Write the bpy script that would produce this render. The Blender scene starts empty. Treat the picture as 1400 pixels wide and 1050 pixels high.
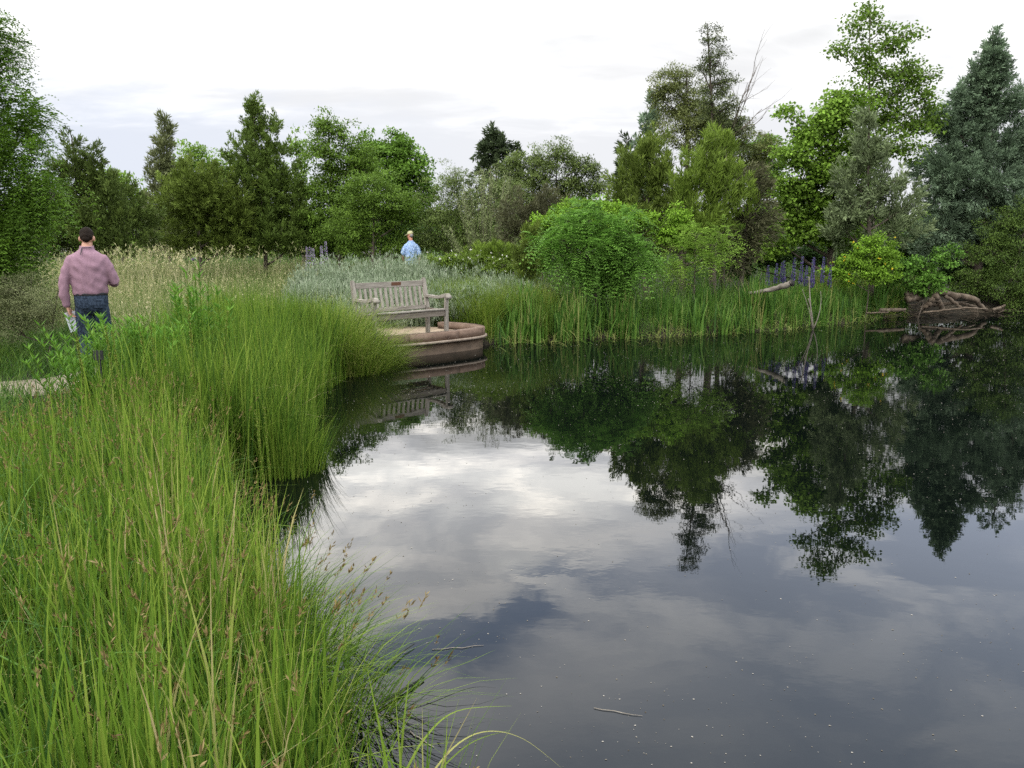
import bpy, bmesh, math, random
import numpy as np
from mathutils import Vector, Matrix
random.seed(7)
RNG = np.random.default_rng(11)
R = math.radians
scene = bpy.context.scene
COL = scene.collection

# ------------------------------------------------------------------ camera model (used to lay out real positions)
F, TH, H = 1090.0, R(10.9), 1.83
S_, C_ = math.sin(TH), math.cos(TH)
def at(px, py, D):
    """point on the pixel's sight line at forward distance D, and metres per pixel there"""
    u, v = px - 700.0, py - 525.0
    s = D / (-v * S_ + F * C_)
    return np.array([u * s, D, H + s * (-v * C_ - F * S_)]), s
def on_z(px, py, z):
    u, v = px - 700.0, py - 525.0
    s = (z - H) / (-v * C_ - F * S_)
    return np.array([u * s, s * (-v * S_ + F * C_), z])

# ------------------------------------------------------------------ object helpers
def tag(o, label=None, cat=None, group=None, kind=None):
    if label: o['label'] = label
    if cat: o['category'] = cat
    if group: o['group'] = group
    if kind: o['kind'] = kind
    return o
def empty(name, loc, rz=0.0):
    o = bpy.data.objects.new(name, None); COL.objects.link(o)
    o.location = loc; o.rotation_euler = (0, 0, rz); o.empty_display_size = .2
    return o
def link(name, me, parent=None):
    o = bpy.data.objects.new(name, me); COL.objects.link(o)
    if parent is not None: o.parent = parent
    return o
def mesh_np(name, V, faces, mats, tint=None, midx=None, smooth=False):
    """faces: list of (M,k) int arrays"""
    me = bpy.data.meshes.new(name)
    V = np.asarray(V, dtype=np.float32)
    me.vertices.add(len(V)); me.vertices.foreach_set('co', V.ravel())
    faces = [np.asarray(f, dtype=np.int32) for f in faces if len(f)]
    loops = np.concatenate([f.ravel() for f in faces])
    tot = np.concatenate([np.full(len(f), f.shape[1], dtype=np.int32) for f in faces])
    start = np.concatenate([[0], np.cumsum(tot)[:-1]]).astype(np.int32)
    me.loops.add(len(loops)); me.loops.foreach_set('vertex_index', loops)
    me.polygons.add(len(tot)); me.polygons.foreach_set('loop_start', start)
    if midx is not None: me.polygons.foreach_set('material_index', np.asarray(midx, dtype=np.int32))
    if smooth: me.polygons.foreach_set('use_smooth', np.ones(len(tot), dtype=bool))
    for m in mats: me.materials.append(m)
    if tint is not None:
        a = me.attributes.new('tint', 'FLOAT', 'FACE'); a.data.foreach_set('value', np.asarray(tint, dtype=np.float32))
    me.update(calc_edges=True)
    return me

class Soup:
    """collects numpy geometry for ONE mesh"""
    def __init__(s): s.V = []; s.Fq = []; s.t = []; s.m = []; s.n = 0
    def quads(s, V, Q, tint=None, m=0):
        s.V.append(V); s.Fq.append(Q + s.n); s.n += len(V)
        s.t.append(np.full(len(Q), .5) if tint is None else tint); s.m.append(np.full(len(Q), m))
    def build(s, name, mats, parent=None, smooth=False, origin=None):
        V = np.concatenate(s.V)
        if origin is not None: V = V - np.asarray(origin)
        me = mesh_np(name, V, [np.concatenate(s.Fq)], mats, np.concatenate(s.t), np.concatenate(s.m), smooth)
        return link(name, me, parent)

def unit(a):
    return a / np.maximum(np.linalg.norm(a, axis=-1, keepdims=True), 1e-9)
def rdir(n):
    return unit(RNG.normal(size=(n, 3)))

def tube(soup, pts, rad, k=6, m=0, tint=.5, rough=0.0):
    pts = np.asarray(pts, float); n = len(pts); rad = np.broadcast_to(np.asarray(rad, float), (n,))
    T = unit(np.gradient(pts, axis=0))
    ref = np.array([.13, .21, .97]) if abs(T[0, 2]) < .8 else np.array([.97, .2, .1])
    X = unit(np.cross(T, ref)); Y = np.cross(T, X)
    a = np.linspace(0, 2 * math.pi, k, endpoint=False)
    rr = rad[:, None] * (1 + rough * RNG.normal(size=(n, k)))
    V = pts[:, None, :] + rr[..., None] * (np.cos(a)[None, :, None] * X[:, None, :] + np.sin(a)[None, :, None] * Y[:, None, :])
    V = V.reshape(-1, 3)
    i = np.arange(n - 1)[:, None] * k; j = np.arange(k)[None, :]; j2 = (j + 1) % k
    Q = np.stack([i + j, i + j2, i + k + j2, i + k + j], -1).reshape(-1, 4)
    nv = len(V)
    V = np.concatenate([V, pts[:1], pts[-1:]])
    c0 = np.stack([np.full(k, nv), (np.arange(k) + 1) % k, np.arange(k), np.full(k, nv)], -1)
    soupQ = [Q]
    # caps as quads made of two neighbouring wedges
    if k % 2 == 0:
        e = np.arange(0, k, 2); o = (n - 1) * k
        soupQ.append(np.stack([np.full(len(e), nv), (e + 2) % k, e + 1, e], -1))
        soupQ.append(np.stack([np.full(len(e), nv + 1), o + e, o + e + 1, o + (e + 2) % k], -1))
    Q = np.concatenate(soupQ)
    soup.quads(V, Q, np.full(len(Q), tint), m)

def blades(soup, base, h, az, bend, width, nseg=4, tint=None, m=0, droop=.0, face=None, wpow=1.6, start=0.0):
    """grass / sword leaves: ribbons. base (N,3); arrays or scalars"""
    n = len(base)
    h = np.broadcast_to(h, (n,)); bend = np.broadcast_to(bend, (n,)); width = np.broadcast_to(width, (n,)); droop = np.broadcast_to(droop, (n,))
    t = np.linspace(start, 1, nseg + 1)
    d = np.stack([np.cos(az), np.sin(az), np.zeros(n)], -1)
    hor = (bend * h)[:, None] * (t[None] ** 2 + .15 * t[None])
    ver = h[:, None] * (t[None] - droop[:, None] * t[None] ** 3 - .25 * bend[:, None] * t[None] ** 2)
    P = base[:, None, :] + hor[..., None] * d[:, None, :]
    P[..., 2] += ver
    fa = az + math.pi / 2 + (RNG.uniform(-.9, .9, n) if face is None else face)
    s = np.stack([np.cos(fa), np.sin(fa), np.zeros(n)], -1)
    w = width[:, None] * (1 - t[None] ** wpow * .96) * np.where(t[None] < .12, .75, 1) * .5
    A = P - w[..., None] * s[:, None, :]; B = P + w[..., None] * s[:, None, :]
    V = np.stack([A, B], 2).reshape(-1, 3)
    per = 2 * (nseg + 1)
    i = (np.arange(n) * per)[:, None] + 2 * np.arange(nseg)[None]
    Q = np.stack([i, i + 1, i + 3, i + 2], -1).reshape(-1, 4)
    tt = RNG.uniform(0, 1, n) if tint is None else tint
    soup.quads(V, Q, np.repeat(tt, nseg), m)
    return P[:, -1]

def leaves(soup, pos, d, nrm, length, width, tint, m=0, mid=.45):
    """rhombic leaves, 1 quad each"""
    n = len(pos)
    length = np.broadcast_to(length, (n,))[:, None]; width = np.broadcast_to(width, (n,))[:, None]
    d = unit(d); s = unit(np.cross(d, nrm)); up = np.cross(s, d)
    V = np.stack([pos, pos + d * length * mid + s * width * .5 + up * width * .1, pos + d * length, pos + d * length * mid - s * width * .5 + up * width * .1], 1).reshape(-1, 3)
    Q = (np.arange(n) * 4)[:, None] + np.arange(4)[None]
    soup.quads(V, Q, tint, m)

# ------------------------------------------------------------------ materials
def nodes(mat):
    mat.use_nodes = True; nt = mat.node_tree; nt.nodes.clear(); return nt, nt.nodes, nt.links
def ramp(N, cols, pos=None):
    r = N.new('ShaderNodeValToRGB'); e = r.color_ramp.elements
    while len(e) < len(cols): e.new(.5)
    for i, c in enumerate(cols):
        e[i].position = i / (len(cols) - 1) if pos is None else pos[i]
        e[i].color = (c[0], c[1], c[2], 1)
    return r
def foliage(name, cols, trans=.3, rough=.6, spec=.1, patch=1.2, patch_amt=.35, pos=None):
    m = bpy.data.materials.new(name); nt, N, L = nodes(m)
    at_ = N.new('ShaderNodeAttribute'); at_.attribute_name = 'tint'
    no = N.new('ShaderNodeTexNoise'); no.inputs['Scale'].default_value = patch; no.inputs['Detail'].default_value = 3
    tc = N.new('ShaderNodeTexCoord'); L.new(tc.outputs['Object'], no.inputs['Vector'])
    ma = N.new('ShaderNodeMath'); ma.operation = 'MULTIPLY_ADD'; ma.inputs[1].default_value = patch_amt; ma.inputs[2].default_value = -.5 * patch_amt
    L.new(no.outputs[0], ma.inputs[0])
    ad = N.new('ShaderNodeMath'); ad.operation = 'ADD'; ad.use_clamp = True
    L.new(at_.outputs['Fac'], ad.inputs[0]); L.new(ma.outputs[0], ad.inputs[1])
    r = ramp(N, cols, pos); L.new(ad.outputs[0], r.inputs[0])
    p = N.new('ShaderNodeBsdfPrincipled'); p.inputs['Roughness'].default_value = rough; p.inputs['Specular IOR Level'].default_value = spec
    L.new(r.outputs[0], p.inputs['Base Color'])
    tr = N.new('ShaderNodeBsdfTranslucent')
    hs = N.new('ShaderNodeHueSaturation'); hs.inputs['Saturation'].default_value = 1.0; hs.inputs['Value'].default_value = 1.2
    L.new(r.outputs[0], hs.inputs['Color']); L.new(hs.outputs[0], tr.inputs[0])
    mx = N.new('ShaderNodeMixShader'); mx.inputs[0].default_value = trans
    L.new(p.outputs[0], mx.inputs[1]); L.new(tr.outputs[0], mx.inputs[2])
    o = N.new('ShaderNodeOutputMaterial'); L.new(mx.outputs[0], o.inputs[0])
    return m
def solid(name, cols, scale=8, rough=.8, stretch=(1, 1, 1), bump=.3, detail=5, spec=.3, bdist=.01):
    m = bpy.data.materials.new(name); nt, N, L = nodes(m)
    tc = N.new('ShaderNodeTexCoord'); mp = N.new('ShaderNodeMapping'); mp.inputs['Scale'].default_value = stretch
    L.new(tc.outputs['Object'], mp.inputs[0])
    no = N.new('ShaderNodeTexNoise'); no.inputs['Scale'].default_value = scale; no.inputs['Detail'].default_value = detail; no.inputs['Roughness'].default_value = .65
    L.new(mp.outputs[0], no.inputs['Vector'])
    k = len(cols); r = ramp(N, cols, [.28 + .44 * i / max(1, k - 1) for i in range(k)]); L.new(no.outputs[0], r.inputs[0])
    p = N.new('ShaderNodeBsdfPrincipled'); p.inputs['Roughness'].default_value = rough; p.inputs['Specular IOR Level'].default_value = spec
    L.new(r.outputs[0], p.inputs['Base Color'])
    b = N.new('ShaderNodeBump'); b.inputs['Strength'].default_value = bump; b.inputs['Distance'].default_value = bdist
    L.new(no.outputs[0], b.inputs['Height']); L.new(b.outputs[0], p.inputs['Normal'])
    o = N.new('ShaderNodeOutputMaterial'); L.new(p.outputs[0], o.inputs[0])
    return m

M = {}
# grasses
M['sedge'] = foliage('sedge_green', [(.018, .048, .009), (.062, .122, .013), (.112, .188, .02), (.195, .255, .04), (.34, .28, .14)], pos=[0, .3, .62, .88, 1.0], trans=.3, spec=.09, patch=.9, patch_amt=.5)
M['sedge_head'] = foliage('sedge_seed_head', [(.07, .05, .018), (.15, .11, .04), (.23, .18, .08)], trans=.15)
M['tussock'] = foliage('tussock_green', [(.038, .08, .01), (.092, .155, .016), (.165, .225, .032), (.3, .28, .1)], trans=.3, spec=.09)
M['reed'] = foliage('iris_leaf', [(.028, .072, .012), (.062, .145, .02), (.115, .215, .032), (.24, .25, .08)], pos=[0, .4, .85, 1], trans=.3, spec=.2)
M['meadow'] = foliage('meadow_straw', [(.10, .15, .04), (.2, .23, .085), (.36, .34, .17), (.5, .45, .28)], trans=.3)
M['meadow_green'] = foliage('meadow_green', [(.05, .1, .02), (.09, .15, .03), (.15, .19, .06)], trans=.3)
M['shortgrass'] = foliage('short_grass', [(.022, .058, .01), (.05, .11, .016), (.1, .165, .025)], trans=.3)
M['straw'] = foliage('dry_straw', [(.2, .13, .06), (.33, .24, .13), (.42, .33, .2)], trans=.2)
M['spike'] = foliage('plantain_spike', [(.07, .11, .015), (.14, .18, .03), (.22, .2, .05)], trans=.1)
M['sage'] = foliage('sage_silver', [(.10, .14, .075), (.17, .22, .13), (.24, .29, .19), (.32, .36, .26)], trans=.2)
M['lance'] = foliage('lance_leaf', [(.05, .13, .014), (.09, .20, .022), (.14, .26, .035)], trans=.35)
# trees
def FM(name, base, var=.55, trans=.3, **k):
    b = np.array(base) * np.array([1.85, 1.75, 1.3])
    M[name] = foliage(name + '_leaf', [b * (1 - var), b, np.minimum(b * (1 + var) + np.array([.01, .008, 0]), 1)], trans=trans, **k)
FM('locust', (.036, .074, .011), .6, .3)
FM('dark_juniper', (.036, .056, .017), .5, .15)
FM('olive_juniper', (.055, .082, .02), .5, .15)
FM('big_juniper', (.047, .076, .02), .5, .15)
FM('feather_juniper', (.062, .098, .02), .5, .2)
FM('brown_juniper', (.046, .05, .034), .45, .15)
FM('gray_conifer', (.07, .085, .05), .45, .15)
FM('dark_spruce', (.025, .038, .024), .45, .1)
FM('blue_spruce', (.066, .1, .082), .6, .14)
FM('dusty', (.075, .09, .055), .5, .2)
FM('blue_juniper', (.08, .108, .07), .5, .12)
FM('gray_olive', (.068, .085, .036), .5, .2)
FM('spire', (.04, .055, .026), .5, .2)
FM('mid_green', (.052, .094, .018), .5, .3)
FM('light_green', (.08, .14, .03), .45, .35)
FM('round_green', (.055, .11, .02), .45, .3)
FM('willow', (.055, .08, .03), .5, .25)
FM('wisp', (.095, .12, .07), .4, .2)
FM('big_shrub', (.06, .13, .028), .65, .26)
FM('young_shoot', (.085, .16, .022), .45, .32)
FM('sumac', (.085, .15, .03), .5, .3)
FM('maple', (.075, .135, .024), .6, .3)
FM('cottonwood', (.056, .1, .02), .5, .35)
FM('twiggy', (.043, .074, .021), .5, .2)
FM('lime', (.06, .098, .018), .5, .3)
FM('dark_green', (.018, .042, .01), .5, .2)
M['bark'] = solid('bark', [(.03, .024, .018), (.09, .072, .055), (.15, .125, .1)], 14, .9, (1, 1, .25), .8)
M['pale_bark'] = solid('pale_bark', [(.10, .085, .065), (.2, .175, .14), (.3, .27, .22)], 14, .9, (1, 1, .25), .6)
M['dead_wood'] = solid('dead_wood', [(.035, .025, .017), (.10, .075, .052), (.18, .145, .11)], 9, .9, (1, 1, .35), .7)
M['gray_log'] = solid('gray_log', [(.08, .068, .054), (.16, .14, .115), (.25, .225, .19)], 10, .9, (.3, 1, 1), .7)
M['black_rot'] = solid('charred_end', [(.006, .006, .006), (.02, .018, .016)], 20)

# ------------------------------------------------------------------ shoreline and ground
SHORE_PX = [(420, 1050), (405, 985), (380, 920), (350, 860), (328, 810), (314, 755), (304, 705), (300, 672), (340, 657), (378, 643), (398, 618), (412, 590), (424, 560), (440, 530), (474, 508), (520, 497), (545, 489)]
shore = [(1.6, -3.2), (.9, -.6), (.35, 1.0), (-.45, 1.9)] + [tuple(on_z(x, y, 0)[:2]) for x, y in SHORE_PX]
shore += [(-.95, 12.0), (-.48, 12.45), (-.40, 12.75)]
shore += [tuple(on_z(x, y, 0)[:2]) for x, y in [(690, 470), (740, 468), (800, 465), (860, 463), (930, 460), (1000, 457), (1060, 452), (1110, 446), (1160, 443), (1190, 437), (1240, 431), (1300, 430), (1350, 427), (1400, 425), (1470, 424)]]
shore += [(17, 18.5), (21, 14), (23, 7), (21, 0), (14, -4.5), (6, -4.8)]
_sh = [np.array(shore[0])]
for _a, _b in zip(shore[:-1], shore[1:]):
    _a, _b = np.array(_a), np.array(_b); L_ = np.linalg.norm(_b - _a); k_ = max(1, int(L_ / .3)) if min(_a[1], _b[1]) > 12.9 else 1
    for q_ in range(1, k_ + 1):
        p_ = _a + (_b - _a) * q_ / k_
        if k_ > 1 and q_ < k_: p_ = p_ + np.array([0, .11 * math.sin(p_[0] * 4.3) + .09 * math.sin(p_[0] * 9.1 + 1)])
        _sh.append(p_)
SH = np.array(_sh)
def sdist(x, y):
    """signed distance to the pond outline, positive on land"""
    p = np.stack([np.asarray(x, float).ravel(), np.asarray(y, float).ravel()], -1)
    best = np.full(len(p), 1e9); inside = np.zeros(len(p), bool)
    A = SH; B = np.roll(SH, -1, 0)
    for a, b in zip(A, B):
        ab = b - a; t = np.clip(((p - a) @ ab) / (ab @ ab), 0, 1)
        best = np.minimum(best, np.hypot(*(p - a - t[:, None] * ab).T))
        c = (a[1] > p[:, 1]) != (b[1] > p[:, 1])
        with np.errstate(divide='ignore', invalid='ignore'):
            xi = a[0] + (p[:, 1] - a[1]) * (b[0] - a[0]) / (b[1] - a[1])
        inside ^= c & (p[:, 0] < xi)
    return np.where(inside, -best, best)
PLAT = np.array([(-3.6, 11.1), (-2.75, 10.75), (-2.2, 11.03), (-1.65, 11.44), (-1.25, 11.72), (-.92, 12.0), (-.62, 12.28), (-.46, 12.52), (-.44, 12.72), (-.55, 12.98), (-.8, 13.22), (-1.17, 13.42), (-1.7, 13.55), (-2.6, 13.3), (-3.5, 12.4)])
def gz(x, y):
    x = np.asarray(x, float); y = np.asarray(y, float)
    d = sdist(x, y).reshape(x.shape)
    s = np.clip(d / .4, 0, 1); s = s * s * (3 - 2 * s)
    z = np.where(d < 0, np.maximum(-.7, d * .8) - .03, -.03 + .22 * s)
    land = np.clip((d - .3) / 3, 0, 1)
    z = z + land * (.03 * np.sin(x * 1.1 + .7) * np.cos(y * .9) + .018 * np.sin(x * 2.7 + y * 2.1))
    z = z + np.clip((y - 14) / 18, 0, 1) * .25 + np.clip((x - 1.5) / 4, 0, 1) * np.clip((y - 13) / 3, 0, 1) * .15 * land
    c = np.hypot(x + 1.9, y - 12.2); z = np.where((c < 1.9) & (z > .1), .1, z)
    return z
def gpt(x, y):
    return float(gz(np.array([x]), np.array([y]))[0])
def axis(lo, hi, step, far):
    a = list(np.arange(lo, hi, step)); s = step; v = a[-1]
    while v < far: s *= 1.35; v += s; a.append(v)
    s = step; v = a[0]; b = []
    while v > -far: s *= 1.35; v -= s; b.append(v)
    return np.array(b[::-1] + a)
gx, gy = axis(-9, 16, .16, 900), axis(-3, 24, .16, 900)
GX, GY = np.meshgrid(gx, gy)
GZ = gz(GX.ravel(), GY.ravel())
nx, ny = len(gx), len(gy)
i = (np.arange(ny - 1)[:, None] * nx + np.arange(nx - 1)[None]).ravel()
M['ground'] = solid('soil', [(.008, .006, .004), (.02, .016, .009), (.034, .028, .016)], 3, .95, (1, 1, 1), .5)
def ground_mat():
    m = M['ground']; N, L = m.node_tree.nodes, m.node_tree.links
    return m
g = link('ground', mesh_np('ground', np.stack([GX.ravel(), GY.ravel(), GZ], -1), [np.stack([i, i + 1, i + nx + 1, i + nx], -1)], [M['ground']], smooth=True))
tag(g, kind='structure')

# pond water: one level sheet, dark, mirror-like with very faint ripples
def water_mat():
    m = bpy.data.materials.new('pond_water'); nt, N, L = nodes(m)
    tc = N.new('ShaderNodeTexCoord')
    mp = N.new('ShaderNodeMapping'); mp.inputs['Scale'].default_value = (1, 1.6, 1); L.new(tc.outputs['Object'], mp.inputs[0])
    a = N.new('ShaderNodeTexNoise'); a.inputs['Scale'].default_value = 2.2; a.inputs['Detail'].default_value = 2; L.new(mp.outputs[0], a.inputs['Vector'])
    b = N.new('ShaderNodeTexNoise'); b.inputs['Scale'].default_value = 11; b.inputs['Detail'].default_value = 2; L.new(mp.outputs[0], b.inputs['Vector'])
    mk = N.new('ShaderNodeTexNoise'); mk.inputs['Scale'].default_value = .35; L.new(tc.outputs['Object'], mk.inputs['Vector'])
    mr = N.new('ShaderNodeMapRange'); mr.inputs[1].default_value = .45; mr.inputs[2].default_value = .7; mr.inputs[3].default_value = .12; mr.inputs[4].default_value = .5
    L.new(mk.outputs[0], mr.inputs[0])
    mu = N.new('ShaderNodeMath'); mu.operation = 'MULTIPLY'; L.new(b.outputs[0], mu.inputs[0]); L.new(mr.outputs[0], mu.inputs[1])
    ad = N.new('ShaderNodeMath'); ad.operation = 'ADD'; L.new(a.outputs[0], ad.inputs[0]); L.new(mu.outputs[0], ad.inputs[1])
    bp = N.new('ShaderNodeBump'); bp.inputs['Strength'].default_value = .05; bp.inputs['Distance'].default_value = .012; L.new(ad.outputs[0], bp.inputs['Height'])
    p = N.new('ShaderNodeBsdfPrincipled'); p.inputs['Base Color'].default_value = (.0014, .0024, .002, 1)
    p.inputs['Roughness'].default_value = .0; p.inputs['IOR'].default_value = 1.34; p.inputs['Specular IOR Level'].default_value = .5
    L.new(bp.outputs[0], p.inputs['Normal'])
    o = N.new('ShaderNodeOutputMaterial'); L.new(p.outputs[0], o.inputs[0]); return m
M['water'] = water_mat()
wx, wy = (-4, 26), (-6, 21)
w = link('water', mesh_np('water', [(wx[0], wy[0], 0), (wx[1], wy[0], 0), (wx[1], wy[1], 0), (wx[0], wy[1], 0)], [[(0, 1, 2, 3)]], [M['water']]))
tag(w, kind='structure')

# path
def ribbon_path():
    c = np.array([(-9.5, 4.6), (-7.4, 6.2), (-5.7, 7.6), (-4.75, 8.6), (-4.3, 10.2), (-4.0, 12.5), (-3.6, 15.5), (-2.9, 18.5), (-1.5, 21), (1, 23)])
    t = np.linspace(0, len(c) - 1, 70); pts = np.stack([np.interp(t, np.arange(len(c)), c[:, k]) for k in (0, 1)], -1)
    T = unit(np.gradient(pts, axis=0)); Nn = np.stack([-T[:, 1], T[:, 0]], -1)
    V = []
    for k in np.linspace(-.6, .6, 9):
        q = pts + Nn * (k + .03 * np.sin(t * 5 + k * 9))[:, None]
        V.append(np.concatenate([q, (gz(q[:, 0], q[:, 1]) + .022 - abs(k) * .02)[:, None]], 1))
    V = np.stack(V, 1).reshape(-1, 3); i = (np.arange(69)[:, None] * 9 + np.arange(8)[None]).ravel()
    return V, np.stack([i, i + 9, i + 10, i + 1], -1)
M['path'] = solid('sandy_path', [(.10, .078, .055), (.19, .155, .115), (.25, .21, .16)], 9, .95, (1, 1, 1), .6)
V, Q = ribbon_path()
tag(link('path', mesh_np('path', V, [Q[:, ::-1]], [M['path']], smooth=True)), kind='structure')

# ------------------------------------------------------------------ scatter helper
def in_poly(p, poly):
    poly = np.asarray(poly); ins = np.zeros(len(p), bool)
    for a, b in zip(poly, np.roll(poly, -1, 0)):
        c = (a[1] > p[:, 1]) != (b[1] > p[:, 1])
        with np.errstate(divide='ignore', invalid='ignore'):
            xi = a[0] + (p[:, 1] - a[1]) * (b[0] - a[0]) / (b[1] - a[1])
        ins ^= c & (p[:, 0] < xi)
    return ins
def scatter(poly, n, clump=0, cr=.12, dmin=-.05, avoid_path=True):
    poly = np.asarray(poly, float); lo, hi = poly.min(0), poly.max(0); out = []
    cnt = 0
    while cnt < n:
        p = RNG.uniform(lo, hi, (n, 2))
        if clump:
            cc = RNG.uniform(lo, hi, (clump, 2)); p = cc[RNG.integers(0, clump, n)] + RNG.normal(size=(n, 2)) * cr
        p = p[in_poly(p, poly)]
        p = p[sdist(p[:, 0], p[:, 1]) > dmin]
        p = p[~in_poly(p, PLAT)]
        out.append(p); cnt += len(p)
    p = np.concatenate(out)[:n]
    return np.concatenate([p, gz(p[:, 0], p[:, 1])[:, None]], 1)
def patch(x, y, s=1.0, ph=0.0):
    return .5 + .25 * np.sin(x * 1.7 * s + y * .9 * s + ph) + .25 * np.sin(x * -1.1 * s + y * 2.3 * s + 1.3 * ph + 2)

TAU = 2 * math.pi
def seed_heads(soup, tip, az, L, n=10, m=1, w=.006):
    """little tapered spikelets around a stalk tip"""
    k = len(tip); pos = np.repeat(tip, n, 0); ll = np.repeat(np.broadcast_to(L, (k,)), n)
    d0 = np.repeat(np.stack([np.cos(az) * .5, np.sin(az) * .5, np.full(k, .8)], -1), n, 0)
    t = RNG.uniform(-.8, .25, k * n)
    pos = pos + unit(d0) * (ll * t)[:, None]
    leaves(soup, pos, unit(d0) + RNG.normal(size=(k * n, 3)) * .35, rdir(k * n), ll * RNG.uniform(.3, .5, k * n), w * RNG.uniform(.7, 1.3, k * n), RNG.uniform(0, 1, k * n), m)

# ---- foreground sedge
FG = [(.1, 1.1), (-.2, 1.9), (-.33, 2.46), (-.66, 3.18), (-1.15, 4.0), (-1.55, 4.95), (-1.9, 5.5), (-4.3, 5.7), (-4.6, 4.6), (-3.4, 2.6), (-2.2, 1.1)]
s = Soup()
def xf(x): return np.clip((x + 4.3) / 2.2 + .38, .42, 1)
b = scatter(FG, 17000, 900, .075, dmin=-.02)
n = len(b); d = sdist(b[:, 0], b[:, 1]); pt = patch(b[:, 0], b[:, 1]); p2 = patch(b[:, 0], b[:, 1], 2.3, 4)
hh = (.46 + .1 * np.exp(-d / .9) - .14 * np.exp(-d / .12) + .22 * (pt - .5)) * RNG.uniform(.5, 1.2, n) * xf(b[:, 0])
blades(s, b, hh, RNG.uniform(0, TAU, n), RNG.uniform(.02, .4, n), RNG.uniform(.003, .007, n), 4, np.clip(RNG.uniform(0, 1, n) ** 1.3 * .8 + .35 * (p2 - .5), 0, 1), droop=RNG.uniform(0, .2, n))
b = scatter(FG, 10500, 620, .06, dmin=-.05); n = len(b); d = sdist(b[:, 0], b[:, 1]); p2 = patch(b[:, 0], b[:, 1], 2.0, 7)
blades(s, b, (.54 + .16 * np.exp(-d / .8) + .25 * (p2 - .5)) * RNG.uniform(.55, 1.3, n) * xf(b[:, 0]), RNG.uniform(0, TAU, n), RNG.uniform(.01, .26, n), RNG.uniform(.007, .017, n), 5, np.clip(RNG.uniform(.1, .85, n) + .3 * (p2 - .5), 0, 1), droop=RNG.uniform(0, .15, n), face=None)
k = RNG.integers(0, n, 700)                      # bent and broken stems
blades(s, b[k], .5 * RNG.uniform(.6, 1.2, 700), RNG.uniform(0, TAU, 700), RNG.uniform(.6, 1.4, 700), RNG.uniform(.006, .011, 700), 6, RNG.uniform(.4, 1, 700), droop=RNG.uniform(.2, .6, 700))
b = scatter(FG, 4200, 46, .16, dmin=.05); n = len(b)
blades(s, b, RNG.uniform(.3, .7, n) * xf(b[:, 0]), RNG.uniform(0, TAU, n), RNG.uniform(.1, .8, n), RNG.uniform(.008, .018, n), 5, RNG.uniform(0, .8, n), m=2, droop=RNG.uniform(.05, .45, n))
b = scatter(FG, 3000, dmin=.0); n = len(b)   # dry blades
blades(s, b, RNG.uniform(.2, .6, n) * xf(b[:, 0]), RNG.uniform(0, TAU, n), RNG.uniform(.2, .9, n), RNG.uniform(.003, .007, n), 5, RNG.uniform(.92, 1, n), droop=RNG.uniform(0, .5, n))
b = scatter(FG, 1500, 260, .16, dmin=.0); n = len(b); d = sdist(b[:, 0], b[:, 1]); az = RNG.uniform(0, TAU, n)   # stalks with brown heads
tip = blades(s, b, (.54 + .16 * np.exp(-d / .8)) * RNG.uniform(.75, 1.2, n) * xf(b[:, 0]), az, RNG.uniform(.05, .3, n), .0036, 4, RNG.uniform(.3, .8, n))
seed_heads(s, tip, az, RNG.uniform(.03, .065, n), 9, w=.0048)
b = scatter([(-3.0, 1.2), (-1.9, 1.2), (-2.1, 3.5), (-2.6, 5.5), (-4.6, 5.6), (-4.6, 4.4)], 9000, 300, .12, dmin=.1); n = len(b)   # lower softer growth
blades(s, b, RNG.uniform(.14, .38, n), RNG.uniform(0, TAU, n), RNG.uniform(.1, .8, n), RNG.uniform(.003, .008, n), 4, RNG.uniform(0, .7, n), droop=RNG.uniform(0, .5, n))
b = scatter(FG, 2600, dmin=0); n = len(b)        # dead thatch lying low
blades(s, b, RNG.uniform(.1, .3, n), RNG.uniform(0, TAU, n), RNG.uniform(1.2, 2.4, n), RNG.uniform(.003, .007, n), 4, np.full(n, 1.0), droop=RNG.uniform(.2, .6, n))
tag(s.build('foreground_sedge', [M['sedge'], M['sedge_head'], M['reed']]), 'dense bright green sedge with brown seed heads on the near bank', 'sedge', kind='stuff')


MID = [(-1.9, 5.55), (-1.62, 5.85), (-1.42, 6.05), (-1.5, 7.1), (-1.66, 8.28), (-1.95, 9.6), (-2.15, 10.5), (-2.4, 10.75), (-3.4, 11.0), (-4.2, 11.3), (-3.9, 9.0), (-3.5, 7.6), (-3.2, 6.5), (-3.1, 5.5)]
s = Soup()
b = scatter(MID, 15000, 700, .1, dmin=-.04); n = len(b); d = sdist(b[:, 0], b[:, 1]); pt = patch(b[:, 0], b[:, 1], .8, 1)
hh = (.72 + .15 * (pt - .5) + .12 * np.exp(-d / .6)) * RNG.uniform(.5, 1.2, n)
blades(s, b, hh, RNG.uniform(0, TAU, n), RNG.uniform(.02, .36, n), RNG.uniform(.005, .0105, n), 4, np.clip(.05 + .7 * RNG.uniform(0, 1, n) + .3 * (pt - .5), 0, 1), droop=RNG.uniform(0, .2, n))
b = scatter(MID, 7500, 300, .08, dmin=-.14); n = len(b)
blades(s, b, RNG.uniform(.55, 1.12, n), RNG.uniform(0, TAU, n), RNG.uniform(.01, .26, n), RNG.uniform(.009, .017, n), 5, RNG.uniform(.05, .85, n), droop=RNG.uniform(0, .2, n))
b = scatter(MID, 2200, dmin=-.05); n = len(b)
blades(s, b, RNG.uniform(.3, .8, n), RNG.uniform(0, TAU, n), RNG.uniform(.2, .8, n), RNG.uniform(.004, .008, n), 5, RNG.uniform(.9, 1, n), droop=RNG.uniform(0, .5, n))
tag(s.build('tall_sedge', [M['sedge']]), 'tall green sedge on the bank between the foreground and the bench', 'sedge', kind='stuff')

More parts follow.
